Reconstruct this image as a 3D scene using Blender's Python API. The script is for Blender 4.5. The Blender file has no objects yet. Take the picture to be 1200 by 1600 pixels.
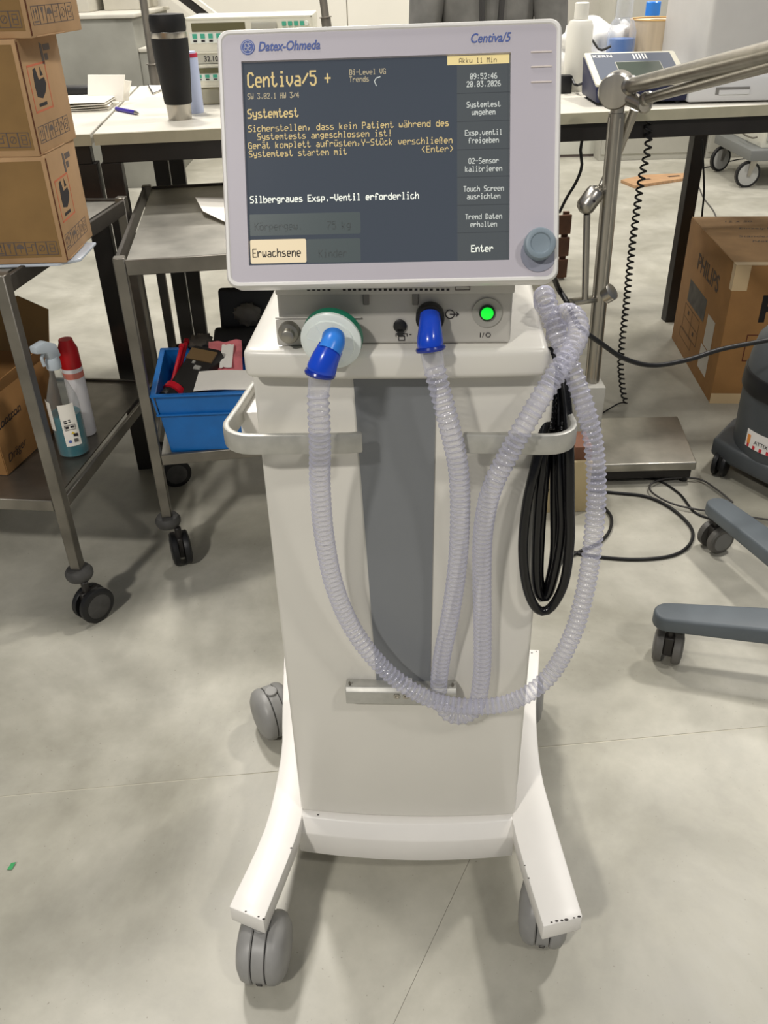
import bpy, bmesh, math, random
from mathutils import Vector as Vec, Matrix as Mat, noise as mnoise
random.seed(7)
SC = bpy.context.scene
COL = SC.collection
PI = math.pi
# ---------------------------------------------------------------- camera
W, H = 1200, 1600
FPX = 1345.0
CAMH = 1.40
TH, RO = math.radians(32.6386), math.radians(1.5)
CP = Vec((0, 0, CAMH))
FW = Vec((0, math.cos(TH), -math.sin(TH)))
UP0 = Vec((0, math.sin(TH), math.cos(TH)))
RT0 = Vec((1, 0, 0))
RT = RT0 * math.cos(RO) - UP0 * math.sin(RO)
UP = UP0 * math.cos(RO) + RT0 * math.sin(RO)
cd = bpy.data.cameras.new('camera'); cam = bpy.data.objects.new('camera', cd); COL.objects.link(cam)
cd.sensor_fit = 'VERTICAL'; cd.sensor_height = 36.0; cd.lens = 36.0 * FPX / H
cd.clip_start = 0.02; cd.clip_end = 100
m = Mat((RT, UP, -FW)).transposed().to_4x4(); m.translation = CP
cam.matrix_world = m
SC.camera = cam
# ---------------------------------------------------------------- world, lamps, exposure
wd = bpy.data.worlds.new('world'); SC.world = wd; wd.use_nodes = True
bg = wd.node_tree.nodes['Background']; bg.inputs[0].default_value = (0.86, 0.90, 1.0, 1); bg.inputs[1].default_value = 0.16
def area(name, loc, sx, sy, power, color=(1.0, 0.95, 0.86), target=None):
    ld = bpy.data.lights.new(name, 'AREA'); ld.shape = 'RECTANGLE'; ld.size = sx; ld.size_y = sy; ld.energy = power; ld.color = color
    o = bpy.data.objects.new(name, ld); COL.objects.link(o); o.location = loc
    if target: o.rotation_euler = (Vec(target) - Vec(loc)).to_track_quat('-Z', 'Y').to_euler()
    return o
LC = (1.0, 0.955, 0.89)
area('hall_lamp', (-2.5, -3.1, 4.9), 0.4, 0.4, 250, LC)
area('hall_lamp', (2.4, -1.8, 4.9), 0.4, 0.4, 80, LC)
area('hall_lamp', (-1.3, 2.0, 4.9), 0.4, 0.4, 70, LC)
area('hall_lamp', (-1.2, 4.2, 4.9), 0.4, 0.4, 130, LC)
area('hall_lamp', (2.6, 3.4, 4.9), 0.4, 0.4, 130, LC)
area('hall_lamp', (-0.5, 7.0, 4.9), 1.2, 0.4, 130, LC)
area('hall_lamp', (3.5, 6.4, 4.9), 1.2, 0.4, 90, LC)
SC.view_settings.view_transform = 'Standard'; SC.view_settings.look = 'None'
SC.view_settings.gamma = 1.0; SC.view_settings.use_curve_mapping = False
SC.view_settings.exposure = 0.12
SC.cycles.transparent_max_bounces = 24
# ---------------------------------------------------------------- pixel rays used to measure real positions
def ray(x, y): return FW + RT * ((x - 600) / FPX) - UP * ((y - 800) / FPX)
def atz(x, y, z): r = ray(x, y); return CP + r * ((z - CAMH) / r.z)
def aty(x, y, yy): r = ray(x, y); return CP + r * (yy / r.y)
def atx(x, y, xx): r = ray(x, y); return CP + r * (xx / r.x)
def atd(x, y, d): return CP + ray(x, y) * d
def atp(x, y, O, N): r = ray(x, y); return CP + r * ((O - CP).dot(N) / r.dot(N))
# cart frame: EX across, EY to the back
EX = Vec((0.99841, -0.05636, 0)).normalized(); EY = Vec((0.05636, 0.99841, 0)).normalized(); CO = Vec((0, 0.979, 0))
def L(x, y, z): return CO + EX * x + EY * y + Vec((0, 0, z))
def V(x, y, off=0): return atp(x, y, CO - EY * off, EY)
def lx(p): return (p - CO).dot(EX)
# ---------------------------------------------------------------- materials
def lin(c):
    c = c / 255.0
    return c / 12.92 if c <= 0.04045 else ((c + 0.055) / 1.055) ** 2.4
def rgb(c): return (lin(c[0]), lin(c[1]), lin(c[2]), 1)
MATS = {}
def mat(name, c, rough=0.5, metal=0.0, var=0.0, scale=20, bump=0.0, emit=None, es=0, trans=0, ior=1.45, coat=0, aniso=None, c2=None, thr=None):
    if name in MATS: return MATS[name]
    m = bpy.data.materials.new(name); m.use_nodes = True; nt = m.node_tree; b = nt.nodes['Principled BSDF']
    b.inputs['Base Color'].default_value = rgb(c); b.inputs['Roughness'].default_value = rough; b.inputs['Metallic'].default_value = metal
    b.inputs['IOR'].default_value = ior
    if coat: b.inputs['Coat Weight'].default_value = coat
    if trans: b.inputs['Transmission Weight'].default_value = trans
    if emit: b.inputs['Emission Color'].default_value = rgb(emit); b.inputs['Emission Strength'].default_value = es
    if var or bump or c2:
        tc = nt.nodes.new('ShaderNodeTexCoord'); mp = nt.nodes.new('ShaderNodeMapping'); nz = nt.nodes.new('ShaderNodeTexNoise')
        nt.links.new(tc.outputs['Object'], mp.inputs[0]); nt.links.new(mp.outputs[0], nz.inputs['Vector'])
        nz.inputs['Scale'].default_value = scale; nz.inputs['Detail'].default_value = 5
        if aniso: mp.inputs['Scale'].default_value = aniso
        if var or c2:
            cr = nt.nodes.new('ShaderNodeValToRGB'); nt.links.new(nz.outputs['Fac'], cr.inputs[0])
            k1, k2 = (rgb(c), rgb(c2)) if c2 else (rgb([max(0, v * (1 - var)) for v in c]), rgb([min(255, v * (1 + var)) for v in c]))
            cr.color_ramp.elements[0].color = k1; cr.color_ramp.elements[1].color = k2
            lo, hi = thr or (0.3, 0.7)
            cr.color_ramp.elements[0].position = lo; cr.color_ramp.elements[1].position = hi
            nt.links.new(cr.outputs[0], b.inputs['Base Color'])
        if bump:
            bp = nt.nodes.new('ShaderNodeBump'); bp.inputs['Strength'].default_value = bump; bp.inputs['Distance'].default_value = 0.002
            nt.links.new(nz.outputs['Fac'], bp.inputs['Height']); nt.links.new(bp.outputs[0], b.inputs['Normal'])
    MATS[name] = m; return m
def seethrough(name, c, alpha_face, alpha_edge, rough=0.12, spec=0.6):
    m = bpy.data.materials.new(name); m.use_nodes = True; nt = m.node_tree; b = nt.nodes['Principled BSDF']
    b.inputs['Base Color'].default_value = rgb(c); b.inputs['Roughness'].default_value = rough
    b.inputs['Specular IOR Level'].default_value = spec
    lw = nt.nodes.new('ShaderNodeLayerWeight'); lw.inputs[0].default_value = 0.5
    mr = nt.nodes.new('ShaderNodeMapRange'); mr.inputs['To Min'].default_value = alpha_face; mr.inputs['To Max'].default_value = alpha_edge
    nt.links.new(lw.outputs['Facing'], mr.inputs['Value']); nt.links.new(mr.outputs[0], b.inputs['Alpha'])
    MATS[name] = m; return m
WHITE = mat('cart_enamel', (218, 215, 206), 0.32, var=0.012, scale=6, coat=0.2)
BASEW = mat('base_enamel', (228, 225, 219), 0.35, var=0.015, scale=9)
UNITW = mat('unit_plastic', (190, 187, 180), 0.45, var=0.01, scale=30)
RIM = mat('monitor_rim', (228, 226, 222), 0.4, var=0.01)
BEZEL = mat('bezel_lavender', (186, 181, 189), 0.42, var=0.01, scale=8)
STRIPE = mat('grey_stripe', (122, 125, 128), 0.4, var=0.02, scale=5)
ALU = mat('brushed_aluminium', (178, 177, 170), 0.42, metal=0.35, var=0.04, scale=60)
STEEL = mat('stainless_steel', (176, 172, 164), 0.3, metal=1.0, var=0.06, scale=30, bump=0.05, aniso=(1, 1, 0.1))
STEELS = mat('steel_sheet', (176, 173, 164), 0.38, metal=0.9, var=0.14, scale=7, bump=0.05)
STEELD = mat('dull_steel', (128, 124, 116), 0.42, metal=0.85, var=0.12, scale=9)
BLACKS = mat('black_lacquered_steel', (38, 35, 33), 0.45, var=0.15, scale=8)
RUST = mat('scuffed_dark_steel', (36, 32, 29), 0.5, c2=(84, 62, 50), scale=6, thr=(0.5, 0.75))
RUBBER = mat('black_rubber', (24, 24, 25), 0.45, var=0.1)
GLOSSB = mat('glossy_black_hose', (15, 15, 17), 0.22)
DGREY = mat('dark_grey_rubber', (70, 69, 67), 0.6, var=0.1, scale=40)
WGREY = mat('caster_grey', (142, 141, 138), 0.4, var=0.05, scale=20)
CARD = mat('cardboard', (176, 142, 104), 0.85, var=0.04, scale=14, bump=0.1)
CARDD = mat('cardboard_dark', (138, 108, 66), 0.85, var=0.04, scale=14, bump=0.1)
CARDG = mat('cardboard_golden', (150, 110, 64), 0.8, var=0.04, scale=14, bump=0.1)
TAPE = mat('packing_tape', (205, 180, 140), 0.4)
INK = mat('black_ink', (38, 34, 38), 0.7)
INKB = mat('navy_ink', (62, 60, 92), 0.7)
INKG = mat('grey_ink', (98, 88, 84), 0.7)
INKR = mat('red_ink', (196, 108, 76), 0.7)
PAPER = mat('white_paper', (240, 236, 226), 0.8, var=0.01)
TABLET = mat('table_laminate', (212, 208, 196), 0.4, var=0.02, scale=10)
TABLEE = mat('table_edge', (178, 173, 150), 0.55, var=0.03)
BLUEP = mat('blue_plastic', (18, 100, 172), 0.38, var=0.04)
CLEARH = seethrough('clear_hose', (208, 208, 222), 0.15, 0.62)
CLEARR = seethrough('clear_hose_ridge', (198, 198, 216), 0.34, 0.82)
CLEARC = seethrough('clear_connector', (225, 226, 240), 0.12, 0.6)
FROST = seethrough('frosted_shell', (226, 238, 238), 0.72, 0.95, 0.25)
BLUEC = mat('blue_cuff', (16, 70, 200), 0.22, coat=0.4)
BLUEC2 = mat('light_blue_cuff', (50, 130, 226), 0.3)
GREENR = mat('green_rim', (20, 120, 92), 0.4)
CREAM = mat('cream_plastic', (216, 213, 196), 0.5, var=0.02)
# ---------------------------------------------------------------- mesh builder
ORG = {}
class MB:
    def __init__(s, M=None): s.v = []; s.f = []; s.mi = []; s.M = M
    def add(s, vs, fs, mi=0):
        k = len(s.v)
        s.v += [(s.M @ Vec(v)) if s.M else Vec(v) for v in vs]
        s.f += [tuple(i + k for i in f) for f in fs]; s.mi += [mi] * len(fs)
    def hexa(s, p, mi=0):   # 8 corners: bottom 0-3 ccw, top 4-7
        s.add(p, [(3, 2, 1, 0), (4, 5, 6, 7), (0, 1, 5, 4), (1, 2, 6, 5), (2, 3, 7, 6), (3, 0, 4, 7)], mi)
    def box(s, c, d, R=None, mi=0):
        c = Vec(c); hx, hy, hz = d[0] / 2, d[1] / 2, d[2] / 2
        ps = [Vec(q) for q in [(-hx, -hy, -hz), (hx, -hy, -hz), (hx, hy, -hz), (-hx, hy, -hz), (-hx, -hy, hz), (hx, -hy, hz), (hx, hy, hz), (-hx, hy, hz)]]
        s.hexa([c + (R @ q if R else q) for q in ps], mi)
    def bar(s, a, b, w, h, up=Vec((0, 0, 1)), mi=0):
        a, b = Vec(a), Vec(b); d = (b - a).normalized(); u = d.cross(up)
        if u.length < 1e-4: u = d.cross(Vec((1, 0, 0)))
        u.normalize(); n = u.cross(d)
        q = []
        for e in (a, b): q.append([e - u * w / 2 - n * h / 2, e + u * w / 2 - n * h / 2, e + u * w / 2 + n * h / 2, e - u * w / 2 + n * h / 2])
        s.hexa([q[0][0], q[0][1], q[1][1], q[1][0], q[0][3], q[0][2], q[1][2], q[1][3]], mi)
    def prism(s, poly, z0, z1, mi=0):   # poly of Vec (world xy), both z may be numbers
        n = len(poly)
        vs = [(p[0], p[1], z0) for p in poly] + [(p[0], p[1], z1) for p in poly]
        s.add(vs, [tuple(range(n - 1, -1, -1)), tuple(range(n, 2 * n))] + [(i, (i + 1) % n, n + (i + 1) % n, n + i) for i in range(n)], mi)
    def extr(s, ring, dvec, mi=0):
        n = len(ring); d = Vec(dvec)
        vs = [Vec(p) for p in ring] + [Vec(p) + d for p in ring]
        s.add(vs, [tuple(range(n - 1, -1, -1)), tuple(range(n, 2 * n))] + [(i, (i + 1) % n, n + (i + 1) % n, n + i) for i in range(n)], mi)
    def lathe(s, prof, n=28, o=(0, 0, 0), ax=(0, 0, 1), mi=0, cap=True, sx=1.0, xd=None):
        o = Vec(o); az = Vec(ax).normalized(); t = Vec(xd) if xd else (Vec((1, 0, 0)) if abs(az.x) < .9 else Vec((0, 1, 0)))
        a1 = (t - az * t.dot(az)).normalized(); a2 = az.cross(a1)
        vs = []
        for r, h in prof:
            for i in range(n):
                t = 2 * PI * i / n; vs.append(o + az * h + a1 * (r * sx * math.cos(t)) + a2 * (r * math.sin(t)))
        fs = []
        for j in range(len(prof) - 1):
            for i in range(n): k = (i + 1) % n; fs.append((j * n + i, j * n + k, (j + 1) * n + k, (j + 1) * n + i))
        if cap:
            fs.append(tuple(range(n - 1, -1, -1))); fs.append(tuple((len(prof) - 1) * n + i for i in range(n)))
        s.add(vs, fs, mi)
    def cyl(s, a, b, r, r2=None, n=20, mi=0):
        a, b = Vec(a), Vec(b); s.lathe([(r, 0), (r if r2 is None else r2, (b - a).length)], n, a, b - a, mi)
    def tube(s, pts, r, n=10, closed=False, mi=0, mif=None, cap=True):
        pts = [Vec(p) for p in pts]; N = len(pts)
        rr = r if callable(r) else (lambda i: r)
        T = []
        for i in range(N):
            a = pts[(i - 1) % N] if (closed or i > 0) else pts[i]; b = pts[(i + 1) % N] if (closed or i < N - 1) else pts[i]
            T.append((b - a).normalized())
        u = T[0].cross(Vec((0, 0, 1)))
        if u.length < .1: u = T[0].cross(Vec((1, 0, 0)))
        u.normalize(); vs = []
        for i in range(N):
            u = (u - T[i] * u.dot(T[i])).normalized(); w = T[i].cross(u)
            for k in range(n):
                t = 2 * PI * k / n; vs.append(pts[i] + (u * math.cos(t) + w * math.sin(t)) * rr(i))
        k0 = len(s.v); s.v += [(s.M @ v) if s.M else v for v in vs]
        for i in range(N if closed else N - 1):
            j = (i + 1) % N
            for k in range(n):
                l = (k + 1) % n; s.f.append((k0 + i * n + k, k0 + j * n + k, k0 + j * n + l, k0 + i * n + l)); s.mi.append(mif(i) if mif else mi)
        if cap and not closed:
            s.f.append(tuple(k0 + k for k in range(n))); s.mi.append(mi)
            s.f.append(tuple(k0 + (N - 1) * n + n - 1 - k for k in range(n))); s.mi.append(mi)
    def fr(s, F, u0, v0, u1, v1, n0=0.0, n1=0.0004, mi=0):
        s.hexa([F(u0, v0, n0), F(u1, v0, n0), F(u1, v1, n0), F(u0, v1, n0), F(u0, v0, n1), F(u1, v0, n1), F(u1, v1, n1), F(u0, v1, n1)], mi)
    def fline(s, F, a, b, w, n0=0.0, n1=0.0004, mi=0):
        a, b = Vec(a), Vec(b); d = b - a
        if d.length < 1e-9: return
        d.normalize(); p = Vec((-d.y, d.x)) * w / 2; e = d * w * .35; q = [a - e - p, b + e - p, b + e + p, a - e + p]
        s.hexa([F(x.x, x.y, n0) for x in q] + [F(x.x, x.y, n1) for x in q], mi)
    def fpoly(s, F, pts, n0=0.0, n1=0.0004, mi=0):
        n = len(pts); vs = [F(x, y, n0) for x, y in pts] + [F(x, y, n1) for x, y in pts]
        s.add(vs, [tuple(range(n - 1, -1, -1)), tuple(range(n, 2 * n))] + [(i, (i + 1) % n, n + (i + 1) % n, n + i) for i in range(n)], mi)
    def fframe(s, F, u0, v0, u1, v1, w, mi=0):
        for a, b in (((u0, v0), (u1, v0)), ((u1, v0), (u1, v1)), ((u1, v1), (u0, v1)), ((u0, v1), (u0, v0))): s.fline(F, a, b, w, mi=mi)
    def build(s, name, m, parent=None, bevel=0.0, seg=2, ang=38, smooth=True, kind=None, label=None, cat=None, group=None, fixn=True):
        me = bpy.data.meshes.new(name)
        lo = Vec((min(v.x for v in s.v), min(v.y for v in s.v), min(v.z for v in s.v))); hi = Vec((max(v.x for v in s.v), max(v.y for v in s.v), max(v.z for v in s.v)))
        c = (lo + hi) / 2
        if parent is None: c = Vec((c.x, c.y, lo.z))
        me.from_pydata([tuple(v - c) for v in s.v], [], s.f); 
        for mm in (m if isinstance(m, (list, tuple)) else [m]): me.materials.append(mm)
        me.polygons.foreach_set('material_index', s.mi)
        bm = bmesh.new(); bm.from_mesh(me)
        if fixn: bmesh.ops.recalc_face_normals(bm, faces=bm.faces)
        if bevel:
            es = [e for e in bm.edges if len(e.link_faces) == 2 and e.calc_face_angle(0) > math.radians(30)]
            bmesh.ops.bevel(bm, geom=es, offset=bevel, segments=seg, profile=.5, affect='EDGES', clamp_overlap=True)
        if smooth:
            for f in bm.faces: f.smooth = True
            for e in bm.edges:
                if len(e.link_faces) != 2 or e.calc_face_angle(0) > math.radians(ang): e.smooth = False
        bm.to_mesh(me); bm.free()
        o = bpy.data.objects.new(name, me); COL.objects.link(o)
        ORG[o.name] = c
        if parent: o.parent = parent; o.location = c - ORG[parent.name]
        else: o.location = c
        if label: o['label'] = label
        if cat: o['category'] = cat
        if group: o['group'] = group
        if kind: o['kind'] = kind
        return o
def thing(name, label, cat, loc, group=None):
    o = bpy.data.objects.new(name, None); COL.objects.link(o); o.location = loc; o.empty_display_size = .05
    ORG[o.name] = Vec(loc); o['label'] = label; o['category'] = cat
    if group: o['group'] = group
    return o
def Fr(O, U, Vv):
    O = Vec(O); U = Vec(U).normalized(); Vv = Vec(Vv); Vv = (Vv - U * Vv.dot(U)).normalized(); N = U.cross(Vv)
    f = lambda u, v, n=0.0: O + U * u + Vv * v + N * n
    f.O, f.U, f.V, f.N = O, U, Vv, N
    f.inv = lambda p: ((p - O).dot(U), (p - O).dot(Vv))
    return f
def smoothpath(pts, step=0.01):
    pts = [Vec(p) for p in pts]; P = [pts[0] * 2 - pts[1]] + pts + [pts[-1] * 2 - pts[-2]]; out = []
    for i in range(1, len(P) - 2):
        p0, p1, p2, p3 = P[i - 1:i + 3]; n = 24
        for k in range(n):
            t = k / n; out.append(0.5 * ((2 * p1) + (p2 - p0) * t + (2 * p0 - 5 * p1 + 4 * p2 - p3) * t * t + (3 * p1 - p0 - 3 * p2 + p3) * t ** 3))
    out.append(pts[-1])
    res = [out[0]]; acc = 0
    for a, b in zip(out, out[1:]):
        d = (b - a).length
        while acc + d >= step:
            t = (step - acc) / d; a = a.lerp(b, t); res.append(a); d = (b - a).length; acc = 0
        acc += d
    res.append(out[-1]); return res
# blender's own font as flat raised mesh on a frame
def ftext(F, s, u, v, size, m, parent, name='lettering', shear=0.0, bold=0.0, align='LEFT', sx=1.0, kind=None, n0=0.0, rot=0.0, spacing=1.0):
    cu = bpy.data.curves.new('t', 'FONT'); cu.body = s; cu.size = 1.0; cu.shear = shear; cu.offset = bold; cu.align_x = align; cu.extrude = 0.0; cu.space_character = spacing; cu.resolution_u = 3
    ob = bpy.data.objects.new('t', cu); COL.objects.link(ob)
    dg = bpy.context.evaluated_depsgraph_get(); me = bpy.data.meshes.new_from_object(ob.evaluated_get(dg))
    mb = MB(); cr, sr = math.cos(rot), math.sin(rot)
    def q(c): x, y = c.x * size * sx, c.y * size; return F(u + x * cr - y * sr, v + x * sr + y * cr, n0 + 0.0004)
    mb.add([q(vv.co) for vv in me.vertices], [tuple(p.vertices) for p in me.polygons])
    bpy.data.objects.remove(ob); bpy.data.curves.remove(cu); bpy.data.meshes.remove(me)
    return mb.build(name, m, parent, smooth=False, kind=kind, fixn=False)
# 5 x 7 dot font for the display, drawn as joined strokes
G57 = {'!': '00005F0000', '+': '08083E0808', ',': '0050300000', '-': '0808080808', '.': '0000600000', '/': '2010080402', '0': '3E5149453E', '1': '00427F4000', '2': '4261514946', '3': '2141454B31', '4': '1814127F10', '5': '2745454539', '6': '3C4A494930', '7': '0171090503', '8': '3649494936', '9': '064949291E', ':': '0000240000', '<': '0814224100', '>': '0041221408', 'A': '7E1111117E', 'B': '7F49494936', 'C': '3E41414122', 'D': '7F4141221C', 'E': '7F49494941', 'G': '3E4149497A', 'H': '7F0808087F', 'K': '7F08142241', 'L': '7F40404040', 'M': '7F020C027F', 'O': '3E4141413E', 'P': '7F09090906', 'S': '4649494931', 'T': '01017F0101', 'V': '1F2040201F', 'W': '3F4038403F', 'Y': '0708700807', 'a': '2054545478', 'b': '7F48444438', 'c': '3844444420', 'd': '384444487F', 'e': '3854545418', 'f': '087E090102', 'g': '18A4A4A47C', 'h': '7F08040478', 'i': '00447D4000', 'k': '7F10284400', 'l': '00417F4000', 'm': '7C04180478', 'n': '7C08040478', 'o': '3844444438', 'p': 'FC24242418', 'r': '7C08040408', 's': '4854545420', 't': '043F444020', 'u': '3C4040207C', 'v': '1C2040201C', 'w': '3C4030403C', 'x': '4428102844', 'y': '1CA0A0A07C', 'ä': '2055545578', 'ö': '3845444538', 'ü': '3C4140217C', 'ß': '7E0149560020'[:10]}
def dots(mb, F, s, u, v, pitch, cap, w, n0=0.0, n1=0.0003, align=0):
    """u, v: left end of the baseline; pitch: letter advance; cap: capital height"""
    if align: u -= pitch * len(s) / 2
    px, py = pitch / 6.0, cap / 6.3
    for ch in s:
        g = G57.get(ch)
        if g:
            on = {(c, r) for c in range(5) for r in range(8) if int(g[c * 2:c * 2 + 2], 16) >> r & 1}
            P = lambda c, r: (u + (c + .5) * px, v + (6 - r) * py)
            used = set()
            for c, r in on:
                for dc, dr in ((1, 0), (0, 1), (1, 1), (1, -1)):
                    q = (c + dc, r + dr)
                    if q in on and not (dc and dr and ((c + dc, r) in on or (c, r + dr) in on)):
                        mb.fline(F, P(c, r), P(*q), w, n0, n1); used |= {(c, r), q}
            for c, r in on - used: x, y = P(c, r); mb.fline(F, (x - w * .3, y), (x + w * .3, y), w * 1.2, n0, n1)
        u += pitch
# ================================================================= SETTING
def floor_material():
    m = bpy.data.materials.new('polished_concrete'); m.use_nodes = True; nt = m.node_tree; b = nt.nodes['Principled BSDF']
    tc = nt.nodes.new('ShaderNodeTexCoord')
    def nz(s, d, r, dist=0):
        n = nt.nodes.new('ShaderNodeTexNoise'); n.inputs['Scale'].default_value = s; n.inputs['Detail'].default_value = d; n.inputs['Roughness'].default_value = r; n.inputs['Distortion'].default_value = dist
        ge = nt.nodes.new('ShaderNodeNewGeometry'); nt.links.new(ge.outputs['Position'], n.inputs['Vector']); return n
    a, c, e = nz(1.7, 6, .6, .6), nz(9, 5, .65), nz(160, 2, .5)
    r1 = nt.nodes.new('ShaderNodeValToRGB'); nt.links.new(a.outputs[0], r1.inputs[0])
    r1.color_ramp.elements[0].position = .36; r1.color_ramp.elements[1].position = .66
    r1.color_ramp.elements[0].color = rgb((153, 150, 137)); r1.color_ramp.elements[1].color = rgb((189, 186, 174))
    r2 = nt.nodes.new('ShaderNodeValToRGB'); nt.links.new(c.outputs[0], r2.inputs[0])
    r2.color_ramp.elements[0].position = .3; r2.color_ramp.elements[1].position = .7
    r2.color_ramp.elements[0].color = (.86, .86, .85, 1); r2.color_ramp.elements[1].color = (1.06, 1.06, 1.05, 1)
    r3 = nt.nodes.new('ShaderNodeValToRGB'); nt.links.new(e.outputs[0], r3.inputs[0])
    r3.color_ramp.elements[0].position = .22; r3.color_ramp.elements[1].position = .3
    r3.color_ramp.elements[0].color = (.6, .58, .55, 1)
    def mul(x, y):
        k = nt.nodes.new('ShaderNodeMix'); k.data_type = 'RGBA'; k.blend_type = 'MULTIPLY'; k.inputs[0].default_value = 1
        nt.links.new(x, k.inputs[6]); nt.links.new(y, k.inputs[7]); return k.outputs[2]
    nt.links.new(mul(mul(r1.outputs[0], r2.outputs[0]), r3.outputs[0]), b.inputs['Base Color'])
    mr = nt.nodes.new('ShaderNodeMapRange'); mr.inputs['To Min'].default_value = .3; mr.inputs['To Max'].default_value = .5
    nt.links.new(c.outputs[0], mr.inputs[0]); nt.links.new(mr.outputs[0], b.inputs['Roughness'])
    return m
FLOORM = floor_material()
mb = MB(); mb.box((0, 3, -.0509), (16, 14, .1)); fl = mb.build('floor', mat('joint_filler', (186, 182, 166), .8), kind='structure')
# saw-cut joints: one across at the cart's heel, one thin running to the front
ja, jb = atz(0, 1245, 0), atz(1200, 1135, 0); jd = (jb - ja).normalized(); jn = Vec((-jd.y, jd.x, 0))
c1, c2_ = atz(618, 1592, 0), atz(722, 1368, 0); ck = (c2_ - c1).normalized()
def onj(p, d):   # point where line p+d*t meets the joint
    t = ((ja - p).dot(jn)) / d.dot(jn); return p + d * t
k0 = onj(c1, ck)
g = .0014; far = lambda s: ja + jd * s
mb = MB(); mb.prism([far(-8) + jn * g, far(8) + jn * g, Vec((8, 10, 0)), Vec((-8, 10, 0))], -.0008, 0); mb.build('slab', FLOORM, fl)
fr_ = c1 - ck * 3.5; cn = Vec((ck.y, -ck.x, 0)); g2 = .0005
mb = MB(); mb.prism([far(-8) - jn * g, Vec((-8, -4, 0)), fr_ - cn * g2, k0 - cn * g2 - jn * g], -.0008, 0); mb.build('slab', FLOORM, fl)
mb = MB(); mb.prism([k0 + cn * g2 - jn * g, fr_ + cn * g2, Vec((8, -4, 0)), far(8) - jn * g], -.0008, 0); mb.build('slab', FLOORM, fl)
mb = MB(); mb.bar(k0 + Vec((0, 0, -.0007)), fr_ + Vec((0, 0, -.0007)), .0009, .001); mb.build('crack_filler', INK, fl)
# back wall with white facing panels
WALLY = 8.4
mb = MB(); mb.box((0, WALLY + .1, 1.8), (16, .2, 3.6)); wl = mb.build('wall_back', mat('wall_plaster', (200, 196, 184), .8, var=.02, scale=3), kind='structure')
PANEL = mat('wall_panel_white', (226, 222, 210), .6, var=.01, scale=2)
xs = [-5.9, -4.1, -2.05, -.2, 1.6, 2.9, 4.5, 6.2]
for i in range(7):
    mb = MB(); mb.box(((xs[i] + xs[i + 1]) / 2, WALLY - .012, 1.75), (xs[i + 1] - xs[i] - .008, .02, 3.45)); mb.build('panel', PANEL, wl, bevel=.002, seg=1)
mb = MB(); mb.box((0, WALLY - .03, .05), (16, .02, .1)); mb.build('baseboard_back', mat('skirting', (176, 172, 160), .6, var=.02), kind='structure')
# concrete stair seen from the side, upper left
CONC = mat('stair_concrete', (140, 139, 130), .8, var=.05, scale=5, bump=.2); CONCL = mat('stair_tread', (196, 192, 180), .7, var=.03, scale=6)
st = MB(); ys = 6.8
pA = aty(206, 28, ys); pB = aty(232, 82, ys)
st.box(((pA.x - 5.4) / 2, ys + .6, pA.z / 2), (pA.x + 5.4, 1.2, pA.z))
sto = st.build('trim_1', CONC, kind='structure', bevel=.006)
mb = MB(); mb.box(((pA.x - 5.4) / 2, ys + .6, pA.z + .012), (pA.x + 5.44, 1.24, .024)); mb.build('tread', CONCL, sto, bevel=.005)
mb = MB(); mb.box(((pA.x + pB.x) / 2 + .001, ys + .62, pB.z / 2), (pB.x - pA.x, 1.16, pB.z)); mb.build('step', CONC, sto, bevel=.006)
mb = MB(); mb.box(((pA.x + pB.x) / 2 + .012, ys + .62, pB.z + .012), (pB.x - pA.x + .02, 1.18, .024)); mb.build('tread', CONCL, sto, bevel=.005)
pC = aty(157, 14, ys + .7)
mb = MB(); mb.box((pC.x - 1.0, ys + .8, pA.z + .024 + .17), (2.0, .8, .34)); mb.build('step', CONCL, sto, bevel=.01)
pD = aty(166, 14, ys + .7)
mb = MB(); mb.box((pD.x + .14, ys + .95, pA.z + .024 + .2), (.26, .7, .4)); mb.build('step', CONCL, sto, bevel=.01)
# stringer of the stair flight that runs up behind
mb = MB(); a = aty(330, 30, 7.8); b_ = aty(262, -22, 7.8); d = (b_ - a)
mb.bar(a - d * 1.2, b_ + d * 1.5, .06, .06); so = mb.build('trim_2', BLACKS, kind='structure')
n = Vec((-d.z, 0, d.x)).normalized()
for sgn in (-1, 1):
    mb = MB(); mb.bar(a - d * 1.2 + n * .046 * sgn, b_ + d * 1.5 + n * .046 * sgn, .09, .03); mb.build('flange', PANEL, so)
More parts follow.
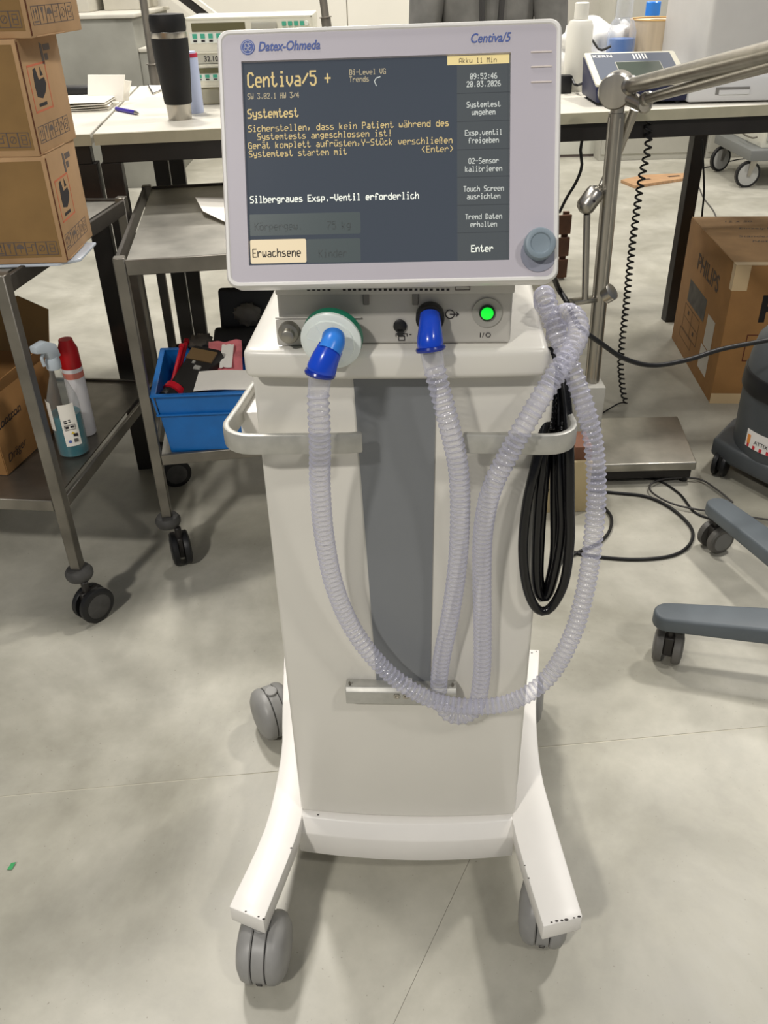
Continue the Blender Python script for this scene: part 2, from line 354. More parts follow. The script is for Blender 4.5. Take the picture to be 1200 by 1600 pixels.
# ================================================================= WORKBENCH
TZ = 1.03
ta, tb = atz(143, 209, TZ), atz(1200, 163, TZ); td = (tb - ta).normalized(); tn = Vec((-td.y, td.x, 0))
TT = .028
def bench(name, label, s0, s1, dep, legF, legR, front_leg_m):
    t = thing(name, label, 'workbench', (ta + td * ((s0 + s1) / 2) + tn * dep / 2) * 1.0 - Vec((0, 0, TZ)))
    mb = MB(); P = lambda s, w: ta + td * s + tn * w
    mb.prism([P(s0, .002), P(s1, .002), P(s1, dep), P(s0, dep)], TZ - TT, TZ); top = mb.build('tabletop', TABLET, t, bevel=.002, seg=1)
    mb = MB(); mb.prism([P(s0, -.003), P(s1, -.003), P(s1, .002), P(s0, .002)], TZ - TT - .001, TZ - .001); mb.build('edge_band', TABLEE, t)
    b0, b1 = TZ - TT - .002, TZ - TT - .05
    mb = MB(); mb.prism([P(s0 + .01, .014), P(s1 - .01, .014), P(s1 - .01, .054), P(s0 + .01, .054)], b1, b0); mb.build('rail', BLACKS, t, bevel=.002, seg=1)
    mb = MB(); mb.prism([P(s0 + .01, dep - .07), P(s1 - .01, dep - .07), P(s1 - .01, dep - .03), P(s0 + .01, dep - .03)], b1, b0); mb.build('rail', BLACKS, t, bevel=.002, seg=1)
    for s, w, lm in [(q, .012, front_leg_m) for q in legF] + [(q, dep - .07, BLACKS) for q in legR]:
        mb = MB(); mb.prism([P(s - .027, w), P(s + .027, w), P(s + .027, w + .05), P(s - .027, w + .05)], 0, b1 + .001); mb.build('leg', lm, t, bevel=.002, seg=1)
    for s in (s0 + .1, s1 - .1):
        mb = MB(); mb.prism([P(s - .02, .08), P(s + .02, .08), P(s + .02, dep - .08), P(s - .02, dep - .08)], b1, b0); mb.build('cross_rail', BLACKS, t)
    return t
BD = 1.07
def s_on(px, py, w): O = ta + tn * w; p_ = atp(px, py, O, tn); return (p_ - ta).dot(td)
bench('workbench', 'long pale-topped workbench with black steel frame behind the ventilator cart', .004, 3.1, BD, [s_on(173, 256, .012), 2.9], [s_on(275, 246, BD - .05), s_on(1091, 222, BD - .05), 2.9], RUST)
bench('workbench', 'pale workbench end at far left, partly behind the cardboard boxes', -2.0, -.004, BD, [s_on(134, 250, .012), -1.9], [s_on(250, 246, BD - .05), -1.9], RUST)
# ================================================================= LEFT TROLLEY
def round_rect(F, w, h, r, n=5):
    out = []
    for cx, cy, a0 in ((w - r, r, -90), (w - r, h - r, 0), (r, h - r, 90), (r, r, 180)):
        for k in range(n + 1): a = math.radians(a0 + 90 * k / n); out.append((cx + r * math.cos(a), cy + r * math.sin(a)))
    return out
def caster(parent, c, r, w, ang, m_wheel, m_hub, m_fork, stemtop, gap=.3):
    """twin wheel caster; c: wheel centre on the ground, ang: rolling direction"""
    ex = Vec((math.cos(ang), math.sin(ang), 0)); ey = Vec((-ex.y, ex.x, 0)); c = Vec((c[0], c[1], r))
    ww = w * (1 - gap) / 2
    mb = MB(); mb.box((0, 0, 0), (r * 1.15, w * gap * .92, r * 1.3), None); Rm = Mat((ex, ey, Vec((0, 0, 1)))).transposed()
    mb.v = [c + Rm @ v + Vec((0, 0, r * .28)) for v in mb.v]
    mb.cyl(c - ey * w * .42, c + ey * w * .42, r * .16, n=12)
    mb.cyl(c + Vec((0, 0, r * .5)) - ex * r * .2, (c.x - ex.x * r * .2, c.y - ex.y * r * .2, stemtop), r * .2, n=14)
    fk = mb.build('caster', m_fork, parent, bevel=.002, seg=1)
    for sg in (-1, 1):
        o = c + ey * sg * w * gap / 2; mb = MB()
        mb.lathe([(r * .5, 0), (r * .97, 0), (r, ww * .15), (r, ww * .75), (r * .9, ww * .96), (r * .72, ww)], 30, o, ey * sg); wh = mb.build('wheel', m_wheel, fk)
        if m_hub:
            mb = MB(); mb.lathe([(r * .7, ww * .9), (r * .7, ww * 1.01), (r * .6, ww * 1.08), (r * .15, ww * 1.12)], 24, o, ey * sg); mb.build('hub', m_hub, fk)
    return fk
DRAIL = mat('dark_patinated_steel', (74, 70, 64), .5, metal=.4, var=.1)
def trolley(label, FR, ax, w, d, ztop, zlow, mframe, mshelf, mlow, casters, legw=.024):
    """FR: front right corner on the floor, ax: unit vector to the left, back = perpendicular"""
    FR = Vec((FR[0], FR[1], 0)); bx = Vec((ax.y, -ax.x, 0)); bx = bx if bx.y > 0 else -bx
    ctr = FR + ax * w / 2 + bx * d / 2
    t = thing('steel_trolley', label, 'trolley', ctr)
    P = lambda a, b, z: FR + ax * a + bx * b + Vec((0, 0, z))
    for (a, b) in ((0, 0), (w, 0), (0, d), (w, d)):
        mb = MB(); h = legw / 2
        mb.prism([P(a - h, b - h, 0), P(a + h, b - h, 0), P(a + h, b + h, 0), P(a - h, b + h, 0)], .15, ztop + .012); lg = mb.build('leg', mframe, t, bevel=.002, seg=1)
        mb = MB(); mb.lathe([(.010, .118), (.03, .12), (.034, .128), (.034, .138), (.028, .147), (.012, .15)], 28, P(a, b, 0)); mb.build('bumper_ring', DGREY, lg)
    for z, ms, th in ((ztop, mshelf, .035), (zlow, mlow, .03)):
        mb = MB(); g = .014; mb.prism([P(g, 0, 0), P(w - g, 0, 0), P(w - g, d, 0), P(g, d, 0)], z - .004, z); sh = mb.build('shelf', ms, t, smooth=False)
        for ri, (a0, b0, a1, b1) in enumerate(((g, -.008, w - g, -.008), (g, d + .008, w - g, d + .008), (-.008, g, -.008, d - g), (w + .008, g, w + .008, d - g))):
            mb = MB(); mb.bar(P(a0, b0, z - th / 2 + .006), P(a1, b1, z - th / 2 + .006), .01, th); mb.build('rim', DRAIL if (ri and z == ztop) else mframe, sh, bevel=.0015, seg=1)
    for (a, b), ang in zip(((0, 0), (w, 0), (0, d), (w, d)), casters):
        caster(t, P(a - .022, b - .01, 0), .047, .052, ang, RUBBER, DGREY, BLACKS, .12)
    return t, P
FR1 = Vec((-.763, 1.735, 0)); ax1 = Vec((-.9925, .122, 0)).normalized()
T1, P1 = trolley('steel instrument trolley at far left carrying the stacked cardboard boxes', FR1, ax1, .62, .67, .872, .345, STEELD, STEELS, STEELD, (.9, 0, .4, 1), .027)
ft0, ft1 = atz(192, 391, .835), atz(340, 380, .835); ax2 = (ft0 - ft1); ax2.z = 0; ax2.normalize()
sv2 = atz(224, 292, .835) - atz(181, 400, .835); sv2.z = 0; sv2.normalize(); ax2 = Vec((-sv2.y, sv2.x, 0))
FL2 = Vec((-.587, 1.965, 0)); w2 = .52
T2, P2 = trolley('steel trolley holding the blue crate, left of the ventilator cart', FL2 - ax2 * w2, ax2, w2, .76, .835, .333, STEELD, STEELS, STEELS, (1.4, 1.9, 1.3, 1.5), .027)
# ---- cardboard boxes on the trolley
def pictos(mb, F, u0, v0, n, w, h, mi=0, flip=1):
    for k in range(n):
        a = u0 + k * w; b = a + w * .94
        mb.fframe(F, a, v0, b, v0 + h, .0011)
        cx = (a + b) / 2; q = k % 6
        if q == 0:
            for dx in (-.18, .18): mb.fline(F, (cx + dx * w, v0 + h * .3), (cx + dx * w, v0 + h * .85), .0016); mb.fpoly(F, [(cx + dx * w - .12 * w, v0 + h * .65), (cx + dx * w + .12 * w, v0 + h * .65), (cx + dx * w, v0 + h * .9)])
            mb.fr(F, a + w * .15, v0 + h * .12, b - w * .12, v0 + h * .2)
        elif q == 1:
            mb.fpoly(F, [(cx - w * .2, v0 + h * .9), (cx + w * .2, v0 + h * .9), (cx + w * .04, v0 + h * .5), (cx + w * .04, v0 + h * .15), (cx - w * .04, v0 + h * .15), (cx - w * .04, v0 + h * .5)])
        elif q == 2:
            mb.fpoly(F, [(cx + w * .36 * math.cos(t * PI / 8), v0 + h * .5 + h * .35 * math.sin(t * PI / 8)) for t in range(9)]); mb.fline(F, (cx, v0 + h * .5), (cx, v0 + h * .15), .0012)
        elif q == 3:
            for zz in (.3, .6): mb.fline(F, (cx - w * .3, v0 + h * zz), (cx + w * .1, v0 + h * zz), .0014); mb.fline(F, (cx + w * .1, v0 + h * zz), (cx + w * .1, v0 + h * (zz + .2)), .0014)
            mb.fline(F, (cx + w * .1, v0 + h * .8), (cx + w * .35, v0 + h * .8), .0014)
        elif q == 4:
            for t in range(10): a1, a2 = t * PI / 5, (t + 1) * PI / 5; mb.fline(F, (cx + w * .28 * math.cos(a1), v0 + h * .5 + w * .28 * math.sin(a1)), (cx + w * .28 * math.cos(a2), v0 + h * .5 + w * .28 * math.sin(a2)), .0012)
            mb.fline(F, (cx - w * .2, v0 + h * .3), (cx + w * .2, v0 + h * .7), .0012)
        else:
            for zz in (.2, .5, .8): mb.fline(F, (cx - w * .22, v0 + h * zz), (cx + w * .22, v0 + h * zz), .0016)
            for sx_ in (-.22, .22): mb.fline(F, (cx + w * sx_, v0 + h * .3), (cx + w * sx_, v0 + h * .7), .0014)
def carton(label, corner, rt_dir, wid, dep, z0, h, roll=0.0):
    """corner: front right bottom corner; rt_dir: direction along the right face, to the back"""
    c = Vec((corner[0], corner[1], 0)); b = Vec(rt_dir).normalized(); lft = Vec((-b.y, b.x, 0))
    t = thing('cardboard_box', label, 'box', c + lft * wid / 2 + b * dep / 2 + Vec((0, 0, z0)), 'cartons stacked on the left trolley')
    P = lambda x, y, z: c + lft * x + b * y + Vec((0, 0, z0 + z))
    mb = MB(); mb.hexa([P(wid, 0, 0), P(0, 0, 0), P(0, dep, 0), P(wid, dep, 0), P(wid, 0, h), P(0, 0, h), P(0, dep, h), P(wid, dep, h)]); 
    # bottom flap edges slightly proud
    mb.bar(P(.004, .02, .0015), P(.004, dep * .62, .0015), .012, .003)
    mb.build('carton', CARD, t, bevel=.003)
    mb = MB(); mb.fpoly(lambda u, v, n=0: P(wid - u, -n, v), [(.012, .012), (wid - .008, .012), (wid - .008, h - .008), (.012, h - .008)], 0, .0005)
    mb.build('front_panel', CARDD, t, smooth=False)
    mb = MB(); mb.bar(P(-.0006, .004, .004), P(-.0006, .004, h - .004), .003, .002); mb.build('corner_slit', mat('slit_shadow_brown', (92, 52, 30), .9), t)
    FF = Fr(P(wid, -.0006, 0), -lft, (0, 0, 1)); FS = Fr(P(0, 0, 0), b, (0, 0, 1))
    mb = MB(); pictos(mb, FF, wid - .022 * 6 - .012, .018, 6, .022, .026); mb.build('printed_marks', INKG, t, smooth=False)
    mb = MB(); pictos(mb, FS, .02, .02, 6, (dep - .05) / 6, .03); 
    mb.build('printed_marks', INKG, t, smooth=False)
    mb = MB(); mb.fframe(FS, .03, .075, .03 + dep * .42, .155, .0035); mb.build('red_frame', INKR, t, smooth=False)
    mb = MB(); x0 = .03 + dep * .1; w_ = dep * .24
    mb.fpoly(FS, [(x0, .10), (x0 + w_ * .5, .095), (x0 + w_ * .9, .105), (x0 + w_ * 1.1, .118), (x0 + w_, .13), (x0 + w_ * .45, .128), (x0 + w_ * .3, .15), (x0 + w_ * .05, .148), (x0 - w_ * .05, .12)])
    mb.fpoly(FS, [(x0 + w_ * .65, .134), (x0 + w_ * .95, .134), (x0 + w_ * .75, .15)]); mb.fr(FS, x0, .082, x0 + w_ * .8, .088)
    mb.build('printed_marks', INK, t, smooth=False)
    mb = MB(); x1 = dep * .52; mb.fpoly(FS, [(x1, h - .05), (x1 + .012, h - .052), (x1 + .012, h - .016), (x1, h - .012)]); mb.fr(FS, x1 + .017, h - .028, x1 + .052, h - .017); mb.fr(FS, x1 + .017, h - .045, x1 + .034, h - .033)
    mb.build('printed_logo', INKG, t, smooth=False)
    return t
zb = .881
q0, q1 = atz(105, 410, zb), atz(145, 368, zb); q2 = aty(61, 245, q0.y); q3 = aty(52, 60, q0.y + .01)
d0 = (q1 - q0); d0.z = 0
hb = q2.z - zb
# a clear tray below the lowest box
mb = MB(); FT = None
t = thing('plastic_tray', 'pale translucent plastic tray under the lowest cardboard box', 'tray', (q0.x - .2, q0.y + .1, .873))
b_ = d0.normalized(); l_ = Vec((-b_.y, b_.x, 0)); pp = lambda x, y: Vec((q0.x, q0.y, 0)) + l_ * x + b_ * y
mb.prism([pp(.38, -.0), pp(.02, -.0), pp(-.02, .03), pp(-.02, .16), pp(.38, .16)], .8735, .8795); mb.build('base', mat('frosted_plastic', (196, 204, 214), .3, var=.03), t, bevel=.002)
dd = d0.length
Z0_ = 0
carton('lowest brown carton of the stack at left edge, pictogram row on its front', q0 + Vec((0, 0, 0)), d0, .40, dd, zb, hb)
q4 = aty(128, 215, q1.y); 
cm = Vec((q2.x + .003, q0.y - .002, 0))
carton('middle brown carton of the stack, pallet-truck mark on its side', cm, (d0.x * .6 + .012, d0.y, 0), .40, dd * 1.02, zb + hb + .0005, q3.z - zb - hb - .001)
ct = Vec((q3.x - .001, q0.y + .004, 0))
carton('topmost brown carton of the stack, cut off by the top left corner', ct, (d0.x * .6 + .03, d0.y, 0), .40, dd * 1.08, q3.z + .0005, hb)
# ---- things on the left trolley's lower shelf
zs = .3465
a = atz(12, 742, zs); b = atz(100, 660, zs); dirb = (b - a); dirb.z = 0; dirb.normalize(); lf = Vec((-dirb.y, dirb.x, 0))
t = thing('cardboard_box', 'open cardboard box with handwriting on the lower shelf, behind the spray bottle', 'box', a + dirb * .1 + lf * .1)
P = lambda x, y, z: Vec((a.x, a.y, zs)) + lf * x + dirb * y + Vec((0, 0, z))
hb2 = aty(0, 555, a.y).z - zs; hb2 = max(.12, min(.2, hb2)); bw, bl = .26, .30
for (x0, y0, x1, y1_) in ((0, 0, 0, bl), (bw, 0, bw, bl), (0, 0, bw, 0), (0, bl, bw, bl)):
    mb = MB(); mb.bar(P(x0, y0, hb2 / 2), P(x1, y1_, hb2 / 2), .004, hb2); mb.build('side', CARDG, t)
mb = MB(); mb.hexa([P(0, 0, .001), P(bw, 0, .001), P(bw, bl, .001), P(0, bl, .001), P(0, 0, .004), P(bw, 0, .004), P(bw, bl, .004), P(0, bl, .004)]); mb.build('bottom', CARDG, t)
mb = MB(); mb.add([P(0, bl, hb2), P(bw, bl, hb2), P(bw * .95, bl + .05, hb2 + .09), P(bw * .35, bl + .06, hb2 + .13), P(.005, bl + .05, hb2 + .10), P(0, bl + .004, hb2), P(bw, bl + .004, hb2), P(bw * .95, bl + .054, hb2 + .09), P(bw * .35, bl + .064, hb2 + .13), P(.005, bl + .054, hb2 + .10)], [(0, 1, 2, 3, 4), (9, 8, 7, 6, 5), (0, 4, 9, 5), (4, 3, 8, 9), (3, 2, 7, 8), (2, 1, 6, 7)]); mb.build('flap', CARDD, t)
mb = MB(); mb.add([P(0, .02, hb2), P(0, bl - .02, hb2), P(-.03, bl - .04, hb2 + .05), P(-.03, .03, hb2 + .045), P(-.003, .02, hb2), P(-.003, bl - .02, hb2), P(-.033, bl - .04, hb2 + .05), P(-.033, .03, hb2 + .045)], [(0, 1, 2, 3), (7, 6, 5, 4), (0, 3, 7, 4), (1, 2, 6, 5), (2, 3, 7, 6)]); mb.build('flap', CARDG, t)
FW_ = Fr(P(-.0025, 0, 0), dirb, (0, 0, 1))
ftext(FW_, 'Dräger', .015, .025, .03, INK, t, shear=.3, rot=.1, bold=.0)
ftext(FW_, 'Kontron', .0, .115, .034, INK, t, shear=.2, rot=.05)
mb = MB(); mb.fline(FW_, (.0, .118), (.11, .124), .002); mb.build('ink_line', INK, t)
t = thing('cloth', 'crumpled white cloth lying in the open cardboard box', 'cloth', P(.1, .1, hb2 * .6))
def blob(c, rx, ry, rz, amp, fr, seed, n=18, rings=12):
    vs = []; fs = []; c = Vec(c)
    for j in range(rings + 1):
        ph = PI * j / rings
        for i in range(n):
            th = 2 * PI * i / n; d = Vec((math.sin(ph) * math.cos(th), math.sin(ph) * math.sin(th), math.cos(ph)))
            k = 1 + amp * mnoise.noise(d * fr + Vec((seed, 0, 0))); vs.append(c + Vec((d.x * rx, d.y * ry, d.z * rz)) * k)
    for j in range(rings):
        for i in range(n): k = (i + 1) % n; fs.append((j * n + i, (j + 1) * n + i, (j + 1) * n + k, j * n + k))
    return vs, fs
mb = MB(); mb.add(*blob(P(.12, .12, hb2 * .62), .08, .1, .05, .5, 3, 3, 28, 18)); mb.build('fold', mat('white_cloth', (205, 203, 208), .8, var=.03), t, ang=80)
# spray bottle with teal liquid
def at_base(px, py, z): p = atz(px, py, z); return p
sb = at_base(117, 706, zs)
t = thing('spray_bottle', 'clear spray bottle half full of teal liquid beside the open box', 'spray bottle', sb)
liq = mat('teal_liquid', (0, 104, 116), .15, coat=.5)
ht = aty(65, 510, sb.y).z - zs; ht = max(.2, min(.3, ht)); xd = Vec((1, -.25, 0))
clr = seethrough('clear_bottle', (190, 200, 200), .05, .4)
mb = MB(); mb.lathe([(.030, .001), (.036, .005), (.037, .03), (.037, ht * .36), (.0362, ht * .38), (.001, ht * .38)], 28, sb, sx=1.0, xd=xd, cap=True); lq = mb.build('liquid', liq, t)
mb = MB(); mb.lathe([(.032, .0), (.038, .005), (.0385, .03), (.0385, ht * .45), (.036, ht * .52), (.026, ht * .62), (.015, ht * .72), (.013, ht * .79)], 28, sb, xd=xd, cap=False); bt = mb.build('bottle_body', clr, t)
head = mat('milky_plastic', (186, 196, 204), .35)
mb = MB(); mb.lathe([(.017, ht * .775), (.018, ht * .785), (.0175, ht * .85), (.014, ht * .87)], 24, sb); mb.build('collar', head, t)
hd = Vec((-.45, -.9, 0)).normalized(); sdv = Vec((hd.y, -hd.x, 0)); hp = lambda u, z: sb + hd * u + Vec((0, 0, z))
mb = MB(); mb.extr([hp(-.022, ht * .86) - sdv * .011, hp(.012, ht * .86) - sdv * .011, hp(.02, ht * .93) - sdv * .011, hp(.05, ht * .96) - sdv * .011, hp(.05, ht * 1.02) - sdv * .011, hp(.015, ht * 1.03) - sdv * .011, hp(-.015, ht * .97) - sdv * .011], sdv * .022); mb.build('spray_head', head, t, bevel=.004)
mb = MB(); mb.tube(smoothpath([hp(.018, ht * .94), hp(.03, ht * .9), hp(.028, ht * .83)], .006), .004); mb.build('trigger', head, t)
ln = Vec((.22, -.97, 0)).normalized(); lu = Vec((-ln.y, ln.x, 0)); lu = lu if lu.x > 0 else -lu
def curved_label(c, r, z0, z1, a0, a1, nrm, n=10):
    vs = []; fs = []; base = math.atan2(nrm.y, nrm.x)
    for k in range(n + 1):
        a_ = base + a0 + (a1 - a0) * k / n
        for rr, zz in ((r, z0), (r, z1), (r + .0006, z1), (r + .0006, z0)): vs.append(Vec((c.x + rr * math.cos(a_), c.y + rr * math.sin(a_), zz)))
    for k in range(n):
        for q in range(4): fs.append((k * 4 + q, k * 4 + (q + 1) % 4, k * 4 + 4 + (q + 1) % 4, k * 4 + 4 + q))
    return vs, fs
mb = MB(); mb.add(*curved_label(sb, .0390, zs + ht * .12, zs + ht * .5, -.25, .75, ln)); lb = mb.build('label', PAPER, t)
FLb = Fr(sb + Vec((math.cos(math.atan2(ln.y, ln.x) + .25), math.sin(math.atan2(ln.y, ln.x) + .25), 0)) * .0398 + Vec((0, 0, ht * .12)), Vec((-math.sin(math.atan2(ln.y, ln.x) + .25), math.cos(math.atan2(ln.y, ln.x) + .25), 0)), (0, 0, 1))
mb = MB()
for (x, y, w_, h_) in ((-.013, .064, .008, .003), (-.013, .070, .007, .002), (-.002, .066, .006, .002), (-.002, .071, .005, .002), (-.012, .05, .008, .006), (.0, .051, .009, .005), (.003, .026, .011, .008)): mb.fr(FLb, x, y, x + w_, y + h_, 0, .0006)
for k in range(6): mb.fr(FLb, .002 + k * .0018, .010, .003 + k * .0018, .02, 0, .0006)
mb.fframe(FLb, -.014, .046, .012, .059, .001)
mb.build('print', INK, lb)
mb = MB(); mb.fpoly(FLb, [(-.008 + .004 * math.cos(i * PI / 6), .014 + .004 * math.sin(i * PI / 6)) for i in range(12)], 0, .0007); mb.build('blue_dot', mat('print_blue', (90, 110, 180), .5), lb)
mb = MB(); mb.fpoly(FLb, [(-.002, .034), (.008, .034), (.003, .04)], 0, .0007); mb.build('yellow_mark', mat('print_yellow', (220, 190, 60), .5), lb)
mb = MB(); mb.add(*curved_label(sb, .0390, zs + ht * .26, zs + ht * .52, -1.5, -.75, ln)); mb.build('label', PAPER, t)
# red and white can behind it
cb = at_base(136, 676, zs); hc = aty(90, 530, cb.y).z - zs; hc = max(.2, min(.33, hc))
t = thing('spray_can', 'white spray can with red top standing behind the spray bottle', 'can', cb)
wl_ = mat('can_white', (222, 220, 222), .35)
mb = MB(); mb.lathe([(.024, 0), (.026, .004), (.026, hc * .62)], 24, cb); mb.build('can_body', wl_, t)
mb = MB(); mb.lathe([(.0262, hc * .62), (.0262, hc * .68)], 24, cb); mb.build('band', mat('band_salmon', (200, 120, 105), .5), t)
mb = MB(); mb.lathe([(.026, hc * .68), (.026, hc * .72)], 24, cb); mb.build('band', wl_, t)
mb = MB(); mb.lathe([(.026, hc * .72), (.025, hc * .9), (.018, hc * .97), (.017, hc)], 24, cb); mb.build('cap', mat('cap_red', (170, 14, 22), .4), t)
# ---- crate on the second trolley
zc = .3345
c0 = atz(268, 707, zc); lt = (Vec((.97, .03, 0))).normalized(); bk = Vec((-.12, .99, 0)).normalized()
t = thing('storage_crate', 'blue plastic crate full of odds and ends on the trolley\'s lower shelf', 'crate', c0 + lt * .19 + bk * .12)
hC = aty(243, 614, c0.y).z - zc; wC, dC = .36, .27
def CP_(u, v, z, o=0.0):
    k = z / hC; e = .016 * k + o
    return Vec((c0.x, c0.y, zc)) + lt * (u * (wC + 2 * e) - e) + bk * (v * (dC + 2 * e) - e) + Vec((0, 0, z))
def shell(mb, z0, z1, o0, o1, th):
    a = [[CP_(u, v, z, o) for u, v in ((0, 0), (1, 0), (1, 1), (0, 1))] for z, o in ((z0, o0), (z1, o1), (z1, o1 - th), (z0, o0 - th))]
    vs = [p for r in a for p in r]; fs = []
    for j in range(4):
        for i in range(4): k = (i + 1) % 4; l = (j + 1) % 4; fs.append((j * 4 + i, j * 4 + k, l * 4 + k, l * 4 + i))
    mb.add(vs, fs)
mb = MB(); shell(mb, 0, hC, 0, 0, .004); mb.hexa([CP_(0, 0, .001), CP_(1, 0, .001), CP_(1, 1, .001), CP_(0, 1, .001), CP_(0, 0, .006), CP_(1, 0, .006), CP_(1, 1, .006), CP_(0, 1, .006)]); mb.build('tub', BLUEP, t, bevel=.001, seg=1)
mb = MB(); shell(mb, hC * .985, hC + .003, .010, .010, .014); mb.build('rim', BLUEP, t, bevel=.0015, seg=1)
mb = MB(); shell(mb, hC * .66, hC * .69, .008, .008, .008); mb.build('rib', BLUEP, t, bevel=.001, seg=1)
mb = MB()
for u in (.0, .985): mb.hexa([CP_(u, 0, hC * .68, .006), CP_(u + .015, 0, hC * .68, .006), CP_(u + .015, .01, hC * .68, .006), CP_(u, .01, hC * .68, .006), CP_(u, 0, hC, .008), CP_(u + .015, 0, hC, .008), CP_(u + .015, .01, hC, .008), CP_(u, .01, hC, .008)])
mb.hexa([CP_(-.01, .5, hC * .8), CP_(.0, .5, hC * .8), CP_(0, .75, hC * .8), CP_(-.01, .75, hC * .8), CP_(-.02, .5, hC * .95), CP_(.0, .5, hC * .95), CP_(0, .75, hC * .95), CP_(-.02, .75, hC * .95)])
mb.build('grip', BLUEP, t, bevel=.001, seg=1)
mb = MB(); FC = Fr(CP_(0, 0, 0) + Vec((0, -.003, 0)), lt, (0, 0, 1)); mb.fr(FC, .26, hC * .38, .34, hC * .62, .006, .007); tg = mb.build('barcode_tag', PAPER, t)
mb = MB()
for k in range(12): mb.fr(FC, .265 + k * .006, hC * .41, .267 + k * .006 + (k % 3) * .001, hC * .56, .0072, .0076)
mb.build('print', INK, tg)
# contents: camera-like black box with red ring, rods, pink bag, white paper, black pouch, grey hose
pc = CP_(.205, .42, hC * 1.02); Rz = Mat.Rotation(math.radians(-28), 3, 'Z') @ Mat.Rotation(math.radians(28), 3, 'X')
t = thing('circuit_unit', 'black boxed part with red collar leaning inside the blue crate', 'device', pc)
mb = MB(); mb.box(pc + Vec((0.02, 0, -.005)), (.085, .15, .045), Rz); u_ = mb.build('housing', mat('matte_black', (34, 32, 30), .5, var=.1), t, bevel=.004)
mb = MB(); mb.box(pc + Vec((0.02, 0, -.005)) + Rz @ Vec((0, .045, .024)), (.082, .035, .004), Rz); mb.build('label_strip', mat('tan_strip', (110, 88, 58), .5), t)
mb = MB(); mb.box(pc + Vec((0.02, 0, -.005)) + Rz @ Vec((.01, .005, .024)), (.02, .012, .004), Rz); mb.box(pc + Vec((0.02, 0, -.005)) + Rz @ Vec((-.01, .02, .024)), (.008, .008, .004), Rz); mb.build('socket', ALU, t)
mb = MB(); e0 = pc + Rz @ Vec((.0, -.07, .01)); ed = Rz @ Vec((0, -1, .1)); mb.lathe([(.028, -.01), (.029, .006), (.022, .008)], 24, e0, ed); mb.build('collar', mat('red_plastic', (190, 24, 40), .35), t)
mb = MB(); mb.lathe([(.023, .006), (.026, .03), (.023, .032), (.02, .01)], 24, e0, ed); mb.build('mouth', RUBBER, t)
for k, (u, v) in enumerate(((.075, .50), (.05, .38))):
    mb = MB(); a = CP_(u, v, hC * .72); b = CP_(u + .10, v + .42, hC * 1.16); mb.tube([a, b], .006, 12); mb.cyl(b, b + (b - a).normalized() * .01, .008)
    tt = mb.build('red_rod', mat('red_plastic', (190, 24, 40), .35), label='red plastic rod leaning in the blue crate, %s' % ('nearer its left wall' if k else 'touching the black boxed part'), cat='rod')
gl = mat('pink_film', (206, 118, 122), .25, var=.08, scale=30)
def sheet(fn, nu, nv, th=.0012):
    vs = []; fs = []
    for s in (0, 1):
        for i in range(nu + 1):
            for j in range(nv + 1): vs.append(fn(i / nu, j / nv) + Vec((0, 0, -th * s)))
    K = (nu + 1) * (nv + 1)
    for i in range(nu):
        for j in range(nv):
            a = i * (nv + 1) + j; q = (a, a + nv + 1, a + nv + 2, a + 1); fs.append(q); fs.append(tuple(x + K for x in reversed(q)))
    for i in range(nu):
        for j in (0, nv): a = i * (nv + 1) + j; fs.append((a, a + nv + 1, a + nv + 1 + K, a + K))
    for j in range(nv):
        for i in (0, nu): a = i * (nv + 1) + j; fs.append((a, a + 1, a + 1 + K, a + K))
    return vs, fs
mb = MB(); mb.add(*sheet(lambda u, v: CP_(.34 + .22 * u, .3 + .5 * v, hC * (.97 + .28 * v)) + Vec((0, 0, .012 * mnoise.noise(Vec((u * 3, v * 3, 1))))), 16, 16, .012)); pb = mb.build('plastic_bag', gl, label='pink antistatic bag with a white sticker in the blue crate', cat='bag')
mb = MB(); mb.add(*sheet(lambda u, v: CP_(.41 + .08 * u + .02 * v, .42 + .3 * v, hC * (.97 + .28 * (.22 + .54 * v))) + Vec((0, 0, .011 + .004 * mnoise.noise(Vec((u * 4, v * 3, 4))))), 6, 6, .002)); mb.build('sticker', PAPER, pb)
mb = MB(); mb.add(*sheet(lambda u, v: CP_(.25 + .4 * u + .03 * v, .03 + .3 * v, hC * 1.0 + .006 + .012 * v) + Vec((0, 0, .002 * math.sin(u * 5))), 10, 6, .002)); mb.build('paper_sheet', PAPER, label='white paper sheet lying across the front of the blue crate', cat='paper')
mb = MB(); bc = CP_(.55, .98, hC * 1.10)
fn = lambda k, z: bc + Vec((0, 0, z))
mb.box(bc + Vec((.02, .0, .0)), (.19, .09, .04), Mat.Rotation(math.radians(25), 3, 'X')); mb.build('case_base', RUBBER, thing('hard_case', 'open black case with rounded lid leaning behind the blue crate contents', 'case', bc), bevel=.012, seg=4)
hcs = bpy.data.objects['hard_case']; mb = MB(); mb.box(bc + Vec((.035, .065, .065)), (.19, .025, .13), Mat.Rotation(math.radians(-12), 3, 'X')); mb.build('lid', RUBBER, hcs, bevel=.012, seg=4)
mb = MB(); mb.add(*blob(bc + Vec((.02, .035, .065)), .035, .012, .03, .5, 3, 9)); mb.build('grey_bag', mat('grey_film', (96, 92, 84), .5, var=.1), label='crumpled grey plastic pouch in the lid of the open black case', cat='pouch', ang=80)
mb = MB(); mb.add(*blob(CP_(.27, .98, hC * 1.12), .035, .025, .022, .6, 3, 5)); mb.build('glove', mat('grey_fabric', (110, 104, 94), .8, var=.1), label='crumpled grey cloth bit on the crate\'s back rim left of the black case', cat='cloth', ang=80)
